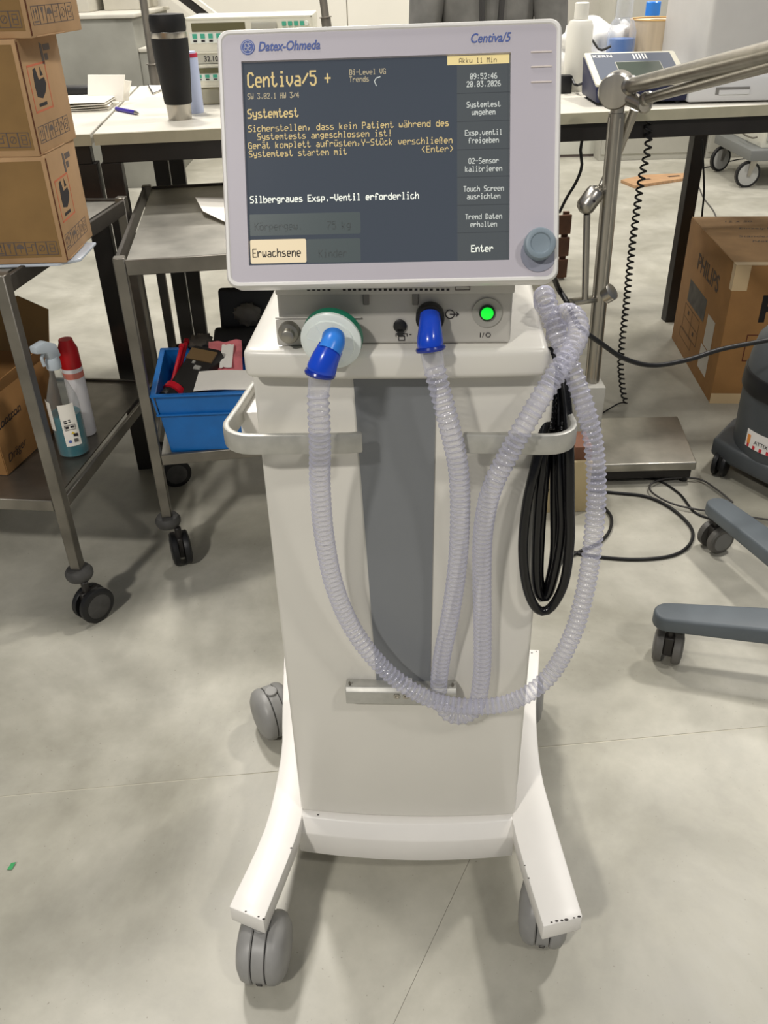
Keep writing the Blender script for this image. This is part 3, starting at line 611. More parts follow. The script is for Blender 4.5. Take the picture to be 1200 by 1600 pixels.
# papers on the trolley top
pz = .8365
qa, qb, qc, qd = atz(306, 316, pz), atz(430, 306, pz), atz(430, 380, pz), atz(318, 338, pz)
mb = MB(); mb.add(*sheet(lambda u, v: (qa * (1 - u) + qb * u) * (1 - v) + (qd * (1 - u) + qc * u) * v + Vec((0, 0, .002 + .012 * (1 - u) ** 2)), 8, 8, .0012)); mb.build('paper_sheet', PAPER, label='white paper curling on the trolley top above the blue crate', cat='paper')
# ================================================================= VENTILATOR CART
cart = thing('equipment_cart', 'white medical equipment cart with grey front stripe in the centre', 'cart', L(.02, .15, 0))
XL, XR = -.159, .2133
def bowed(x0, x1, y0, y1, bow, r=.02, n=14):
    pts = []
    for k in range(n + 1):
        u = k / n; x = x0 + (x1 - x0) * u; e = abs(2 * u - 1); pts.append((x, y0 - bow * (1 - e * e)))
    pts += [(x1, y1), (x0, y1)]
    return [L(px, py, 0) for px, py in pts]
mb = MB(); mb.prism(bowed(XL, XR, 0, .32, .010), .1525, .982); mb.build('body', WHITE, cart, bevel=.006, seg=3)
def bow(x): u = (x - XL) / (XR - XL); e = abs(2 * u - 1); return -.010 * (1 - e * e)
s_tl, s_tr = lx(V(553, 591)), lx(V(681, 620)); s_bl, s_br = lx(V(590, 1068)), lx(V(672, 1060)); zt_, zb_ = V(553, 586).z, V(590, 1072).z
sl, sr = (s_tl + s_bl) / 2, (s_tr + s_br) / 2
vs = []; N = 10
for z, l_, r_ in ((zb_, s_bl, s_br), (zt_ + .004, s_tl, s_tr)):
    for k in range(N + 1):
        x = l_ + (r_ - l_) * k / N; vs.append(L(x, bow(x) - .0022, z)); 
    for k in range(N + 1):
        x = l_ + (r_ - l_) * k / N; vs.append(L(x, bow(x) + .004, z))
K = 2 * (N + 1); fs = []
for k in range(N): fs += [(k, k + 1, K + k + 1, K + k), (k, N + 1 + k, N + 2 + k, k + 1), (K + k, K + k + 1, K + N + 2 + k, K + N + 1 + k), (N + 1 + k, K + N + 1 + k, K + N + 2 + k, N + 2 + k)]
fs += [(0, K, K + N + 1, N + 1), (N, 2 * N + 1, K + 2 * N + 1, K + N)]
mb = MB(); mb.add(vs, fs); mb.build('front_stripe', STRIPE, cart)
# cap
ZC = 1.018
cp = []
for k in range(15):
    u = k / 14; x = -.161 + .360 * u; e = abs(2 * u - 1); cp.append(L(x, -.030 - .008 * (1 - e * e), 0))
cp += [L(.206, .31, 0), L(-.157, .31, 0)]
mb = MB(); mb.prism(cp, .981, ZC); mb.build('top_cover', WHITE, cart, bevel=.009, seg=4)
# handles
def arc2(c, r, a0, a1, n=6): return [(c[0] + r * math.cos(math.radians(a0 + (a1 - a0) * k / n)), c[1] + r * math.sin(math.radians(a0 + (a1 - a0) * k / n))) for k in range(n + 1)]
def flatbar(pts, z0, z1, th):
    pts = [Vec(p) for p in pts]; out = []; inn = []
    for i, p in enumerate(pts):
        a = pts[max(0, i - 1)]; b = pts[min(len(pts) - 1, i + 1)]; d = (b - a).normalized(); n = Vec((-d.y, d.x)); out.append(p + n * th / 2); inn.append(p - n * th / 2)
    mb = MB(); poly = out + inn[::-1]; n = len(pts); P_ = [L(q.x, q.y, 0) for q in poly]
    vs = [Vec((p.x, p.y, z0)) for p in P_] + [Vec((p.x, p.y, z1)) for p in P_]; M_ = 2 * n; fs = []
    for i in range(n - 1):
        a, b, c, d = i, i + 1, M_ - 2 - i, M_ - 1 - i
        fs += [(a, b, c, d), (a + M_, b + M_, c + M_, d + M_), (a, b, b + M_, a + M_), (d, c, c + M_, d + M_)]
    fs += [(0, M_ - 1, 2 * M_ - 1, M_), (n - 1, n, n + M_, n - 1 + M_)]
    mb.add(vs, fs); return mb
hl = V(342, 690, .05); hz1 = V(420, 682, .055).z; hz0 = V(420, 708, .055).z
HZ1, HZ0 = .918, .891
yb = -.052
xl = lx(V(342, 690, .05)) + .004; xr = lx(V(908, 680, .05)) - .004
lh = [(lx(V(566, 700, .05)), yb + .006), (lx(V(545, 700, .05)), yb + .003), (xl + .05, yb)] + arc2((xl + .035, yb + .035), .035, 270, 180) + [(xl + .006, yb + .08), (xl + .012, .09), (xl + .024, .15), (XL, .17)]
rh = [(lx(V(723, 695, .05)), yb + .004), (xr - .05, yb)] + arc2((xr - .035, yb + .035), .035, 270, 360) + [(xr - .004, yb + .08), (xr - .016, .09), (xr - .026, .15), (XR, .17)]
flatbar(lh, HZ0, HZ1, .0085).build('handle', ALU, cart, bevel=.0025)
flatbar(rh, HZ0, HZ1, .0085).build('handle', ALU, cart, bevel=.0025)
for sx_, xa, xb in ((-1, lh[0][0] - .06, lh[0][0] - .03), (1, rh[0][0] + .03, rh[0][0] + .06)):
    mb = MB(); mb.prism([L(xa, yb + .004, 0), L(xb, yb + .004, 0), L(xb, bow(xb) + .003, 0), L(xa, bow(xa) + .003, 0)], HZ0 + .0005, HZ0 + .006); mb.build('handle_mount', ALU, cart)
# white mount block at the left flank
mb = MB(); pbk = atz(362, 622, .93); mb.prism([L(XL - .030, .035, 0), L(XL + .004, .035, 0), L(XL + .004, .11, 0), L(XL - .030, .11, 0)], .872, .905); mb.build('mount_block', BASEW, cart, bevel=.002)
# accessory rail low on the front
rz0, rz1 = V(541, 1097, .025).z, V(541, 1072, .025).z; rx0, rx1 = lx(V(541, 1085, .025)), lx(V(713, 1085, .025))
mb = MB(); pr = [(-.003, rz0), (-.022, rz0), (-.026, rz0 + .004), (-.026, rz1 - .006), (-.020, rz1), (-.003, rz1)]
mb.extr([L(rx0, y - .006, z) for y, z in pr], EX * (rx1 - rx0)); rl = mb.build('accessory_rail', ALU, cart, bevel=.0012)
for x in (rx0 + .006, rx1 - .006):
    mb = MB(); mb.tube([L(x, -.022, rz1 - .001), L(x, -.024, rz1 + .007)], .0018, 8); mb.build('pin', STEELD, rl)
for px in (620, 634):
    p = V(px, 1088, .033); mb = MB(); mb.lathe([(.0048, 0), (.0048, .0018), (.004, .0022), (.0022, .002), (.0022, .0005)], 18, p + EY * .001, -EY); mb.build('bolt', STEEL, rl)
mb = MB(); p = V(640, 1064, .012); mb.bar(p - EX * .006, p + EX * .004, .004, .012); mb.build('bracket', BASEW, rl)
# base: legs, crossbar
LZ1, LZ0 = .152, .116
def leg_poly(outer, inner):
    o = [atz(x, y, LZ1) for x, y in outer]; i = [atz(x, y, LZ1) for x, y in inner]
    o = smoothpath(o, .05); i = smoothpath(i, .05)
    return o + i[::-1]
def strip(o, i, z0, z1):
    n = min(len(o), len(i)); res = lambda p, n: [p[int(round(k * (len(p) - 1) / (n - 1)))] for k in range(n)]
    o, i = res(o, n), res(i, n); mb = MB()
    vs = [Vec((p.x, p.y, z)) for z in (z0, z1) for p in o + i]; fs = []; K = 2 * n
    for k in range(n - 1): fs += [(k, k + 1, n + k + 1, n + k), (K + k, K + k + 1, K + n + k + 1, K + n + k), (k, k + 1, K + k + 1, K + k), (n + k, n + k + 1, K + n + k + 1, K + n + k)]
    fs += [(0, n, K + n, K), (n - 1, 2 * n - 1, K + 2 * n - 1, K + n - 1)]
    mb.add(vs, fs); return mb
lo = [(-.224, 1.43), (-.219, 1.339), (-.211, 1.212), (-.205, 1.114), (-.218, .959), (-.2605, .809)]
li = [(-.166, 1.43), (-.160, 1.33), (-.152, 1.21), (-.149, 1.11), (-.158, .960), (-.203, .783)]
ro_ = [(.325, 1.387), (.308, 1.30), (.289, 1.211), (.274, 1.068), (.279, .943), (.2905, .777)]
ri = [(.268, 1.392), (.250, 1.30), (.231, 1.211), (.212, 1.068), (.207, .940), (.2265, .762)]
for o, i in ((lo, li), (ro_, ri)):
    oo = smoothpath([Vec((x, y, 0)) for x, y in o], .04); ii = smoothpath([Vec((x, y, 0)) for x, y in i], .04)
    strip(oo, ii, LZ0, LZ1).build('base_leg', BASEW, cart, bevel=.003)
BT, BB = LZ1 - .001, .072
nb = 14; vs = []
xa0, xa1 = -.163, .211
for k in range(nb + 1):
    u = k / nb; x = xa0 + (xa1 - xa0) * u; e = abs(2 * u - 1); bq = .014 * (1 - e * e)
    for y, z in ((.03, BT), (-.008 - bq, BT), (-.024 - bq, BT - .026), (-.024 - bq, BB), (.03, BB)): vs.append(L(x, y, z))
fs = [tuple(range(4, -1, -1)), tuple(nb * 5 + i for i in range(5))]
for k in range(nb):
    for i in range(5): j = (i + 1) % 5; fs.append((k * 5 + i, k * 5 + j, k * 5 + 5 + j, k * 5 + 5 + i))
mb = MB(); mb.add(vs, fs); mb.build('crossbar', BASEW, cart, bevel=.0025)
mb = MB(); mb.prism([L(xa0, .04, 0), L(xa1, .04, 0), L(xa1, .36, 0), L(xa0, .36, 0)], .12, .1515); mb.build('base_plate', BASEW, cart)
# scuffs: dark chips on the leg ends
chip = mat('chipped_paint', (60, 56, 54), .8)
def big_caster(c, r, w, ang, zt):
    ex = Vec((math.cos(ang), math.sin(ang), 0)); ey = Vec((-ex.y, ex.x, 0)); c = Vec((c[0], c[1], r)); core = w * .26
    mb = MB(); mb.lathe([(r * .985, -core / 2 + .0008), (r * .985, core / 2 - .0008)], 40, c, ey); mb.cyl(c + Vec((0, 0, r * .7)), (c.x, c.y, zt), .013)
    fk = mb.build('caster', WGREY, cart, bevel=.001, seg=1)
    mb = MB(); mb.cyl(c - ey * (core / 2 + .001), c + ey * (core / 2 + .001), r * .9, n=32); mb.build('axle_gap', RUBBER, fk)
    ww = (w - core) / 2
    for sg in (-1, 1):
        mb = MB(); mb.lathe([(r * .96, .0009), (r, .003), (r * .995, ww * .35), (r * .93, ww * .62), (r * .72, ww * .86), (r * .4, ww * .97), (r * .1, ww)], 40, c + ey * sg * core / 2, ey * sg); mb.build('wheel', WGREY, fk)
    mb = MB(); Fq = Fr(c - ex * r * .93 + Vec((0, 0, -r * .36)) , -ey if ex.y > 0 else ey, (0, 0, 1))
    FQ = Fr(c - ex * r * .995 * math.cos(.33) - Vec((0, 0, r * .995 * math.sin(.33))), ey * -1, Vec((0, 0, 1)) * math.cos(.33) - ex * -1 * -math.sin(.33))
    mb.fframe(FQ, -.004, -.006, .004, .004, .0012); mb.fr(FQ, -.004, -.007, .004, -.004, 0, .0008); mb.build('emboss', INK, fk)
    return fk
big_caster((-.212, .800), .0565, .084, math.radians(84), LZ0)
big_caster((.250, .850), .0565, .084, math.radians(78), LZ0)
big_caster((-.247, 1.322), .0565, .084, math.radians(118), LZ0)
big_caster((.290, 1.34), .0565, .084, math.radians(80), LZ0)
for (px, py, rr) in ((404, 1432, .0012), (384, 1424, .0011), (412, 1436, .0016), (897, 1434, .0012), (905, 1432, .0018), (885, 1437, .0022), (878, 1438, .0016), (870, 1439, .0018), (862, 1441, .0012), (455, 1325, .0014), (497, 1273, .0014), (826, 1372, .0012), (820, 1352, .001), (831, 1020, .0014), (838, 1018, .001)):
    p = atz(px, py, LZ1 + .0003); mb = MB(); mb.lathe([(rr, 0), (rr * .8, .0004)], 7, p, sx=1.6); mb.build('paint_chip', chip, cart)
# ================================================================= VENTILATOR (control unit + display)
vent = thing('ventilator', 'medical ventilator with large tilted display standing on the white cart', 'ventilator', L(.02, .12, ZC))
u0, u1 = lx(V(432, 500, .018)), lx(V(800, 500, .018)); UZ = 1.125
mb = MB(); mb.prism([L(u0 + .002, -.016, 0), L(u1, -.016, 0), L(u1 - .004, .22, 0), L(u0 + .01, .22, 0)], ZC, UZ); un = mb.build('control_unit', UNITW, vent, bevel=.005, seg=3)
NU = -EY; FU = Fr(L(0, -.0165, 0), EX, (0, 0, 1))
def fu(px, py): p = V(px, py, .0165); return FU.inv(p)
# left recess module
(a0, b0), (a1, b1) = fu(432, 540), fu(476, 497)
mb = MB(); mb.fr(FU, a0 + .002, ZC + .001, fu(545, 520)[0], fu(480, 498)[1] , 0, .004); mb.build('side_module', UNITW, un, bevel=.002)
mb = MB(); mb.fr(FU, a0 + .002, fu(440, 497)[1], fu(565, 497)[0], fu(440, 495)[1] , 0, .003); mb.build('ledge', UNITW, un, bevel=.0005, seg=1)
kc = L(*fu(453, 515)[:1], -.0205, fu(453, 515)[1]); mb = MB(); mb.lathe([(.0125, 0), (.0125, .008), (.0115, .010), (.0075, .011), (.0075, .020), (.006, .021)], 26, kc, NU); mb.build('side_knob', mat('satin_metal', (150, 147, 138), .35, metal=.7, var=.05), un)
# hooks / clips over the panel
for px in (572, 649):
    mb = MB(); u_, v_ = fu(px, 462); mb.fr(FU, u_ - .0035, v_ - .01, u_ + .0035, v_ + .01, 0, .004); mb.build('clip', mat('clip_grey', (120, 117, 112), .5), un, bevel=.0008, seg=1)
# sensor port
u_, v_ = fu(625, 509); pc = FU(u_, v_, 0); mb = MB(); mb.lathe([(.0078, 0), (.0078, .002), (.006, .003)], 22, pc, NU); mb.build('sensor_port', RUBBER, un)
mb = MB(); mb.fr(FU, u_ - .0035, v_ - .011, u_ + .0035, v_ - .003, 0, .003); mb.build('port_key', RUBBER, un)
mb = MB(); u_, v_ = fu(628, 524)
for a, b in (((-.007, .002), (.006, .002)), ((-.007, .002), (-.007, -.001)), ((.006, .002), (.006, -.001)), ((-.004, -.001), (.003, -.001)), ((-.004, -.001), (-.004, -.006)), ((.003, -.001), (.003, -.006)), ((-.004, -.006), (.003, -.006)), ((.009, .001), (.011, .001))): mb.fline(FU, (u_ + a[0], v_ + a[1]), (u_ + b[0], v_ + b[1]), .0009)
mb.build('printed_symbol', INK, un)
# inspiratory port ring
u_, v_ = fu(672, 492); ip = FU(u_, v_, 0); mb = MB(); mb.lathe([(.0155, 0), (.0165, .002), (.0165, .014), (.0155, .016), (.011, .016)], 30, ip, NU); mb.build('gas_port', RUBBER, un)
mb = MB(); u_, v_ = fu(703, 491)
for t_ in range(14): a1, a2 = t_ * 2 * PI / 14, (t_ + 1) * 2 * PI / 14; mb.fline(FU, (u_ + .005 * math.cos(a1), v_ + .005 * math.sin(a1)), (u_ + .005 * math.cos(a2), v_ + .005 * math.sin(a2)), .0009)
mb.fline(FU, (u_, v_), (u_ + .01, v_), .0009); mb.fline(FU, (u_ + .007, v_ + .0025), (u_ + .01, v_), .0009); mb.fline(FU, (u_ + .007, v_ - .0025), (u_ + .01, v_), .0009)
mb.build('printed_symbol', INK, un)
# green power button
u_, v_ = fu(761, 488); gb = FU(u_, v_, 0); mb = MB(); mb.lathe([(.017, .0), (.0172, .0016), (.0155, .0012), (.0105, .0006)], 34, gb, NU); mb.build('button_well', mat('well_grey', (165, 162, 156), .45), un)
mb = MB(); mb.lathe([(.0092, .0005), (.0092, .003), (.0078, .004)], 28, gb, NU); mb.build('button_ring', mat('dark_green_ring', (20, 60, 26), .3), un)
mb = MB(); mb.lathe([(.0075, .003), (.007, .0052), (.004, .0062)], 28, gb, NU); bgm = mat('green_lamp', (10, 200, 40), .2, emit=(20, 235, 60), es=.75); mb.build('power_button', bgm, un, label='lit green power button')
ftext(FU, 'I/O', fu(758, 527)[0], fu(758, 527)[1], .0085, INK, un, align='CENTER', spacing=1.25)
# display: plane through its four corners
DTL, DTR, DBL, DBR = Vec((-.158, 1.016, 1.344)), Vec((.194, 1.0, 1.348)), Vec((-.164, .914, 1.107)), Vec((.189, .893, 1.111))
DR = ((DTR - DTL) + (DBR - DBL)).normalized(); DU = ((DTL - DBL) + (DTR - DBR)); DU = (DU - DR * DU.dot(DR)).normalized(); DC = (DTL + DTR + DBL + DBR) / 4
FD = Fr(DC, DR, DU); DN = FD.N
def dp(px, py): p = atp(px, py, DC, DN); return FD.inv(p)
cn = [dp(341, 47), dp(880, 27), dp(871, 441), dp(352, 449)]
x0 = (cn[0][0] + cn[3][0]) / 2; x1 = (cn[1][0] + cn[2][0]) / 2; yb0 = (cn[2][1] + cn[3][1]) / 2; yt0 = (cn[0][1] + cn[1][1]) / 2
def rr(x0, y0, x1, y1, r, n=6): return [(x0 + a, y0 + b) for a, b in round_rect(None, x1 - x0, y1 - y0, r, n)]
mb = MB(); o_ = rr(x0, yb0, x1, yt0, .012); i_ = rr(x0 + .006, yb0 + .006, x1 - .006, yt0 - .006, .008); n_ = len(o_)
prof = [(o_, -.030), (o_, -.002), (rr(x0 + .002, yb0 + .002, x1 - .002, yt0 - .002, .011), .002), (rr(x0 + .0045, yb0 + .0045, x1 - .0045, yt0 - .0045, .009), .002), (i_, 0)]
vs = [FD(a, b, z) for pl, z in prof for a, b in pl]; fs = []
for j in range(len(prof) - 1):
    for k in range(n_): q = (k + 1) % n_; fs.append((j * n_ + k, j * n_ + q, (j + 1) * n_ + q, (j + 1) * n_ + k))
fs.append(tuple(range(n_))); mb.add(vs, fs); mon = mb.build('display_frame', RIM, vent, fixn=False)
mb = MB(); a_ = rr(x0 + .004, yb0 + .004, x1 - .004, yt0 - .004, .01); b__ = rr(x0 + .03, yb0 + .03, x1 - .03, yt0 - .03, .02)
vs = [FD(a, b, -.030) for a, b in a_] + [FD(a, b, -.065) for a, b in b__]; fs = [(k, (k + 1) % n_, n_ + (k + 1) % n_, n_ + k) for k in range(n_)] + [tuple(range(n_, 2 * n_))]
mb.add(vs, fs); mb.build('display_back', RIM, vent)
# front panel with screen opening
sc_ = [dp(378, 95), dp(797, 83), dp(797, 408), dp(388, 413)]
X0 = (sc_[0][0] + sc_[3][0]) / 2; X1 = (sc_[1][0] + sc_[2][0]) / 2; Y0 = (sc_[2][1] + sc_[3][1]) / 2; Y1 = (sc_[0][1] + sc_[1][1]) / 2
bo = rr(x0 + .0055, yb0 + .0055, x1 - .0055, yt0 - .0055, .008); bi = rr(X0, Y0, X1, Y1, .0006)
vs = [FD(a, b, .0006) for a, b in bo] + [FD(a, b, .0006) for a, b in bi] + [FD(a, b, -.0045) for a, b in bi]; fs = []
for k in range(n_): q = (k + 1) % n_; fs += [(k, q, n_ + q, n_ + k), (n_ + k, n_ + q, 2 * n_ + q, 2 * n_ + k)]
mb = MB(); mb.add(vs, fs); bez = mb.build('bezel', BEZEL, vent, fixn=False, ang=30)
mb = MB(); mb.fr(FD, X0 - .001, Y0 - .001, X1 + .001, Y1 + .001, -.0075, -.0042)
def screen_mat():
    m = bpy.data.materials.new('lcd_glass'); m.use_nodes = True; b = m.node_tree.nodes['Principled BSDF']
    b.inputs['Base Color'].default_value = rgb((40, 44, 50)); b.inputs['Roughness'].default_value = .12
    b.inputs['Emission Color'].default_value = rgb((72, 78, 86)); b.inputs['Emission Strength'].default_value = .62
    return m
scr = mb.build('screen', screen_mat(), vent)
def SM(n, c, s=1.0):
    return mat(n, (10, 10, 10), .5, emit=c, es=s)
YEL = SM('lcd_amber', (216, 190, 128), .9); CRM = SM('lcd_cream', (240, 226, 190), .95); WHT = SM('lcd_white', (238, 240, 226), 1.0); DIMA = SM('lcd_dim_amber', (178, 164, 132), .9); GRYT = SM('lcd_pale', (205, 208, 200), .9)
SN = -.0042; FS_ = Fr(FD(0, 0, SN), DR, DU)
def sp(px, py): p = atp(px, py, FS_.O, DN); return FS_.inv(p)
KX = (X1 - X0) / 414.0; KY = (Y1 - Y0) / 322.0
def T(mb, s, px, py, pitch, cap, w, align=0, n=.0): u, v = sp(px, py); dots(mb, FS_, s, u, v, pitch * KX, cap * KY, w * KX, n, n + .0003, align)
mb = MB(); 
(a0, b0), (a1, b1) = sp(714, 108), sp(796, 410); mb.fr(FS_, a0, Y0, X1, Y1, 0, .0001); mb.build('side_menu', mat('lcd_menu', (44, 48, 50), .25, emit=(84, 88, 90), es=.6), scr)
for k, py in enumerate((145, 189, 233, 276, 320, 363)):
    mb = MB(); v_ = sp(756, py)[1]; mb.fr(FS_, a0, v_ - .0003, X1, v_ + .0003, .0001, .0002); mb.build('menu_divider', mat('lcd_divider', (30, 33, 36), .3, emit=(64, 67, 70), es=.6), scr)
DARKP = mat('lcd_dark_field', (40, 46, 46), .25, emit=(80, 88, 88), es=.62)
mb = MB(); p, q = sp(390, 369), sp(563, 331); mb.fpoly(FS_, rr(p[0], p[1], q[0], q[1], .002), 0, .0001); mb.build('weight_field', DARKP, scr)
mb = MB(); p, q = sp(480, 411), sp(563, 372); mb.fpoly(FS_, rr(p[0], p[1], q[0], q[1], .002), 0, .0001); mb.build('mode_field', DARKP, scr)
BTN = mat('lcd_button', (60, 54, 40), .4, emit=(236, 216, 178), es=.85)
mb = MB(); p, q = sp(392, 412), sp(478, 373); mb.fpoly(FS_, rr(p[0], p[1], q[0], q[1], .0018), 0, .0002); mb.build('mode_button', BTN, scr, label='lit cream button reading Erwachsene')
mb = MB(); p, q = sp(699, 102), sp(796, 85); mb.fr(FS_, p[0], p[1], X1 - .001, q[1], .0001, .0003); mb.build('battery_bar', mat('lcd_bar', (60, 52, 36), .4, emit=(236, 214, 150), es=.85), scr)
def TL(m, *rows):
    for r in rows:
        mb = MB(); T(mb, *r); mb.build('lettering', m, scr, smooth=False)
TL(YEL, ('Centiva/5', 387, 136, 12.2, 22, 2.6), ('+', 507, 132, 12, 20, 2.4), ('Systemtest', 387, 184.5, 8.15, 13.5, 1.9), ('Sicherstellen, dass kein Patient während des', 388, 206, 7.17, 9.8, 1.15), ('Systemtests angeschlossen ist!', 402, 218.5, 7.1, 9.8, 1.15), ('Gerät komplett aufrüsten,Y-Stück verschließen', 388, 232.5, 7.15, 9.8, 1.15), ('Systemtest starten mit', 389, 245.5, 7.1, 9.8, 1.15), ('<Enter>', 659, 238, 7.15, 9.8, 1.15))
TL(DIMA, ('SW 3.02.1 HW 3/4', 387, 155, 5.1, 8.5, 1.0), ('Bi-Level VG', 546, 117, 5.2, 8, 1.0), ('Trends', 546, 128, 5.2, 8, 1.0))
TL(WHT, ('Silbergraues Exsp.-Ventil erforderlich', 391, 317, 7.08, 10.5, 1.6), ('Enter', 754, 393, 7.2, 10.5, 1.6, 1, .0002))
TL(GRYT, *[(s_, 756, py, 5.3, 8.3, 1.05, 1, .0002) for s_, py in (('09:52:46', 123), ('20.03.2026', 135), ('Systemtest', 167), ('umgehen', 179), ('Exsp.ventil', 211), ('freigeben', 223), ('O2-Sensor', 255), ('kalibrieren', 267.5), ('Touch Screen', 298.5), ('ausrichten', 310.5), ('Trend Daten', 342), ('erhalten', 354))])
TL(mat('lcd_dark_text', (28, 24, 20), .5, emit=(50, 44, 36), es=.5), ('Erwachsene', 395, 402, 7.9, 13.5, 1.7, 0, .0003))
TL(mat('lcd_brown_text', (60, 52, 40), .5, emit=(130, 116, 84), es=.6), ('Akku 11 Min', 747, 98, 5.3, 7.5, 1.0, 1, .0004))
TL(mat('lcd_faint', (34, 38, 38), .4, emit=(62, 68, 68), es=.6), ('Körpergew.', 398, 360, 7.8, 12.5, 1.3, 0, .0001), ('75 kg', 511, 358, 7.8, 12.5, 1.3, 0, .0001), ('Kinder', 498, 402, 7.8, 12.5, 1.3, 0, .0001))
mb = MB(); c_ = [sp(594, 120), sp(588, 122), sp(585, 127), sp(588, 134)]
for a, b in zip(c_, c_[1:]): mb.fline(FS_, a, b, .0008, .0001, .0004)
mb.build('scratch', GRYT, scr)
# bezel lettering and emblem
BLU = mat('print_navy', (70, 92, 158), .5)
def bz(px, py): p = atp(px, py, FD(0, 0, .0008), DN); return FD.inv(p)
FB = Fr(FD(0, 0, .0007), DR, DU)
ftext(FB, 'Datex-Ohmeda', *bz(403, 80), .0127, BLU, bez, shear=.25, bold=.022, sx=.80)
ftext(FB, 'Centiva/5', *bz(734, 67), .0127, BLU, bez, shear=.25, bold=.012, sx=.83)
ec = bz(387, 74); er = .0074
mb = MB(); mb.fpoly(FB, [(ec[0] + er * math.cos(k * PI / 18), ec[1] + er * math.sin(k * PI / 18)) for k in range(36)], 0, .0003); em = mb.build('emblem', BLU, bez)
mb = MB(); PWH = mat('print_pale', (206, 208, 226), .5)
def curl(pts, w=.0009):
    sp_ = smoothpath([Vec((x * 1.12, y * 1.12, 0)) for x, y in pts], .0005)
    for a, b in zip(sp_, sp_[1:]): mb.fline(FB, (ec[0] + a.x, ec[1] + a.y), (ec[0] + b.x, ec[1] + b.y), w, .0003, .0006)
for k in range(24):
    a1, a2 = k * PI / 12, (k + 1) * PI / 12; mb.fline(FB, (ec[0] + er * .84 * math.cos(a1), ec[1] + er * .84 * math.sin(a1)), (ec[0] + er * .84 * math.cos(a2), ec[1] + er * .84 * math.sin(a2)), .0004, .0003, .0006)
curl([(.0002, .0026), (-.0012, .0036), (-.0026, .0026), (-.0022, .0006), (-.0034, -.0008), (-.0028, -.0028), (-.0010, -.0026), (.0, -.0006), (-.0016, -.0002)])
curl([(.0030, .0030), (.0014, .0034), (.0008, .0018), (.0022, .0006), (.0008, -.0002), (.0006, -.0022), (.0024, -.0030), (.0034, -.0014)])
mb.build('monogram', PWH, em)
for i, py in enumerate((81, 104, 128)):
    mb = MB(); u_, v_ = bz(846, py); mb.fr(FB, u_ - .0106, v_ - .0008, u_ + .0106, v_ + .0008, -.0004, .0009); mb.build('ridge', mat('ridge_cream', (214, 204, 196), .5), bez, bevel=.0004, seg=1)
# control knob
ku, kv = bz(842, 383); mb = MB(); dis = [(ku + .0165 * math.cos(k * PI / 12), kv + .0165 * math.sin(k * PI / 12)) for k in range(24)]
KG = mat('knob_grey', (128, 142, 152), .45)
mb.lathe([(.0162, 0), (.0162, .0123), (.0151, .0151), (.0129, .0159), (.0106, .0157), (.0095, .0143), (.003, .0137)], 40, FB(ku, kv, 0), DN); mb.build('control_knob', KG, vent)
mb = MB(); mb.lathe([(.0190, -.0002), (.0187, .0012)], 40, FB(ku, kv - .0085, 0), DN); mb.build('knob_plate', mat('knob_plate', (140, 142, 156), .5), vent)
# neck below the display with vent slots
mb = MB(); nz0, nz1 = UZ - .004, UZ + .06
mb.prism([L(u0 + .03, -.006, 0), L(u1 - .02, -.006, 0), L(u1 - .03, .20, 0), L(u0 + .04, .20, 0)], nz0, 1.20); mb.build('neck', UNITW, vent, bevel=.004)
zv = V(600, 453, .02).z
mb = MB(); mb.prism([L(u0 + .002, -.022, 0), L(u1 + .001, -.022, 0), L(u1 + .001, .0, 0), L(u0 + .002, .0, 0)], fu(600, 458)[1], UZ - .002); lip = mb.build('vent_lip', UNITW, vent, bevel=.002)
Fv = Fr(L(0, -.0221, 0), EX, (0, 0, 1))
for px in list(range(482, 515, 8)) + list(range(538, 680, 8)) + [684, 692, 700]:
    p = V(px, 452.5, .0222); u_, v_ = Fv.inv(p); mb = MB(); mb.fr(Fv, u_ - .0017, v_ - .0012, u_ + .0017, v_ + .0012, -.0005, .0003); mb.build('vent_slot', INK, lip)
p = V(723, 450, .0222); u_, v_ = Fv.inv(p); mb = MB(); mb.fframe(Fv, u_ - .008, v_ - .0022, u_ + .008, v_ + .0022, .0008); mb.build('catch', INKG, lip)
# ================================================================= FILTER + HOSES
fc = FU(*fu(521, 512), 0); fc = FU(fu(521, 512)[0], fu(521, 512)[1], 0)
flt = thing('breathing_filter', 'round white breathing filter with green rim on the ventilator front', 'filter', fc)
fcx = V(517, 533, .050)
mb = MB(); FA = (-EY - EX * .12 - Vec((0, 0, .15))).normalized(); fb = fcx - FA * .020; mb.lathe([(.012, .004), (.012, -.024)], 24, fb, FA); mb.build('inlet', FROST, flt)
mb = MB(); mb.lathe([(.02, 0), (.030, .003), (.0352, .007), (.0352, .017)], 44, fb, FA); mb.build('green_rim', GREENR, flt)
mb = MB(); mb.lathe([(.0350, .0165), (.0352, .021), (.0335, .0225), (.028, .0235), (.0275, .026), (.012, .029), (.0118, .033)], 44, fb, FA); fs_ = mb.build('filter_shell', mat('filter_white', (228, 236, 232), .3, var=.02, coat=.3), flt)
for k in range(8):
    a = k * PI / 4 + .2; fx_ = EX.cross(FA).normalized(); d = FA.cross(fx_) * math.cos(a) + fx_ * math.sin(a); mb = MB(); mb.bar(fb + FA * .0282 + d * .013, fb + FA * .0260 + d * .026, .0012, .0012, up=FA); mb.build('rib', mat('filter_white2', (222, 232, 230), .3), fs_)
RH = .0110; RR = .0132; PITCH = .0084
def hose(name, label, pts, group=None):
    pa = smoothpath(pts, PITCH / 4.0)
    t = thing(name, label, 'hose', pts[len(pts) // 2])
    prof = [RH, RH + .0005, RR, RH + .0005]
    mb = MB(); mb.tube(pa, lambda i: prof[i % 4], 22, mif=lambda i: 1 if i % 4 in (1, 2) else 0, cap=False)
    mb.build('corrugated_tube', [CLEARH, CLEARR], t, ang=75); return t, pa
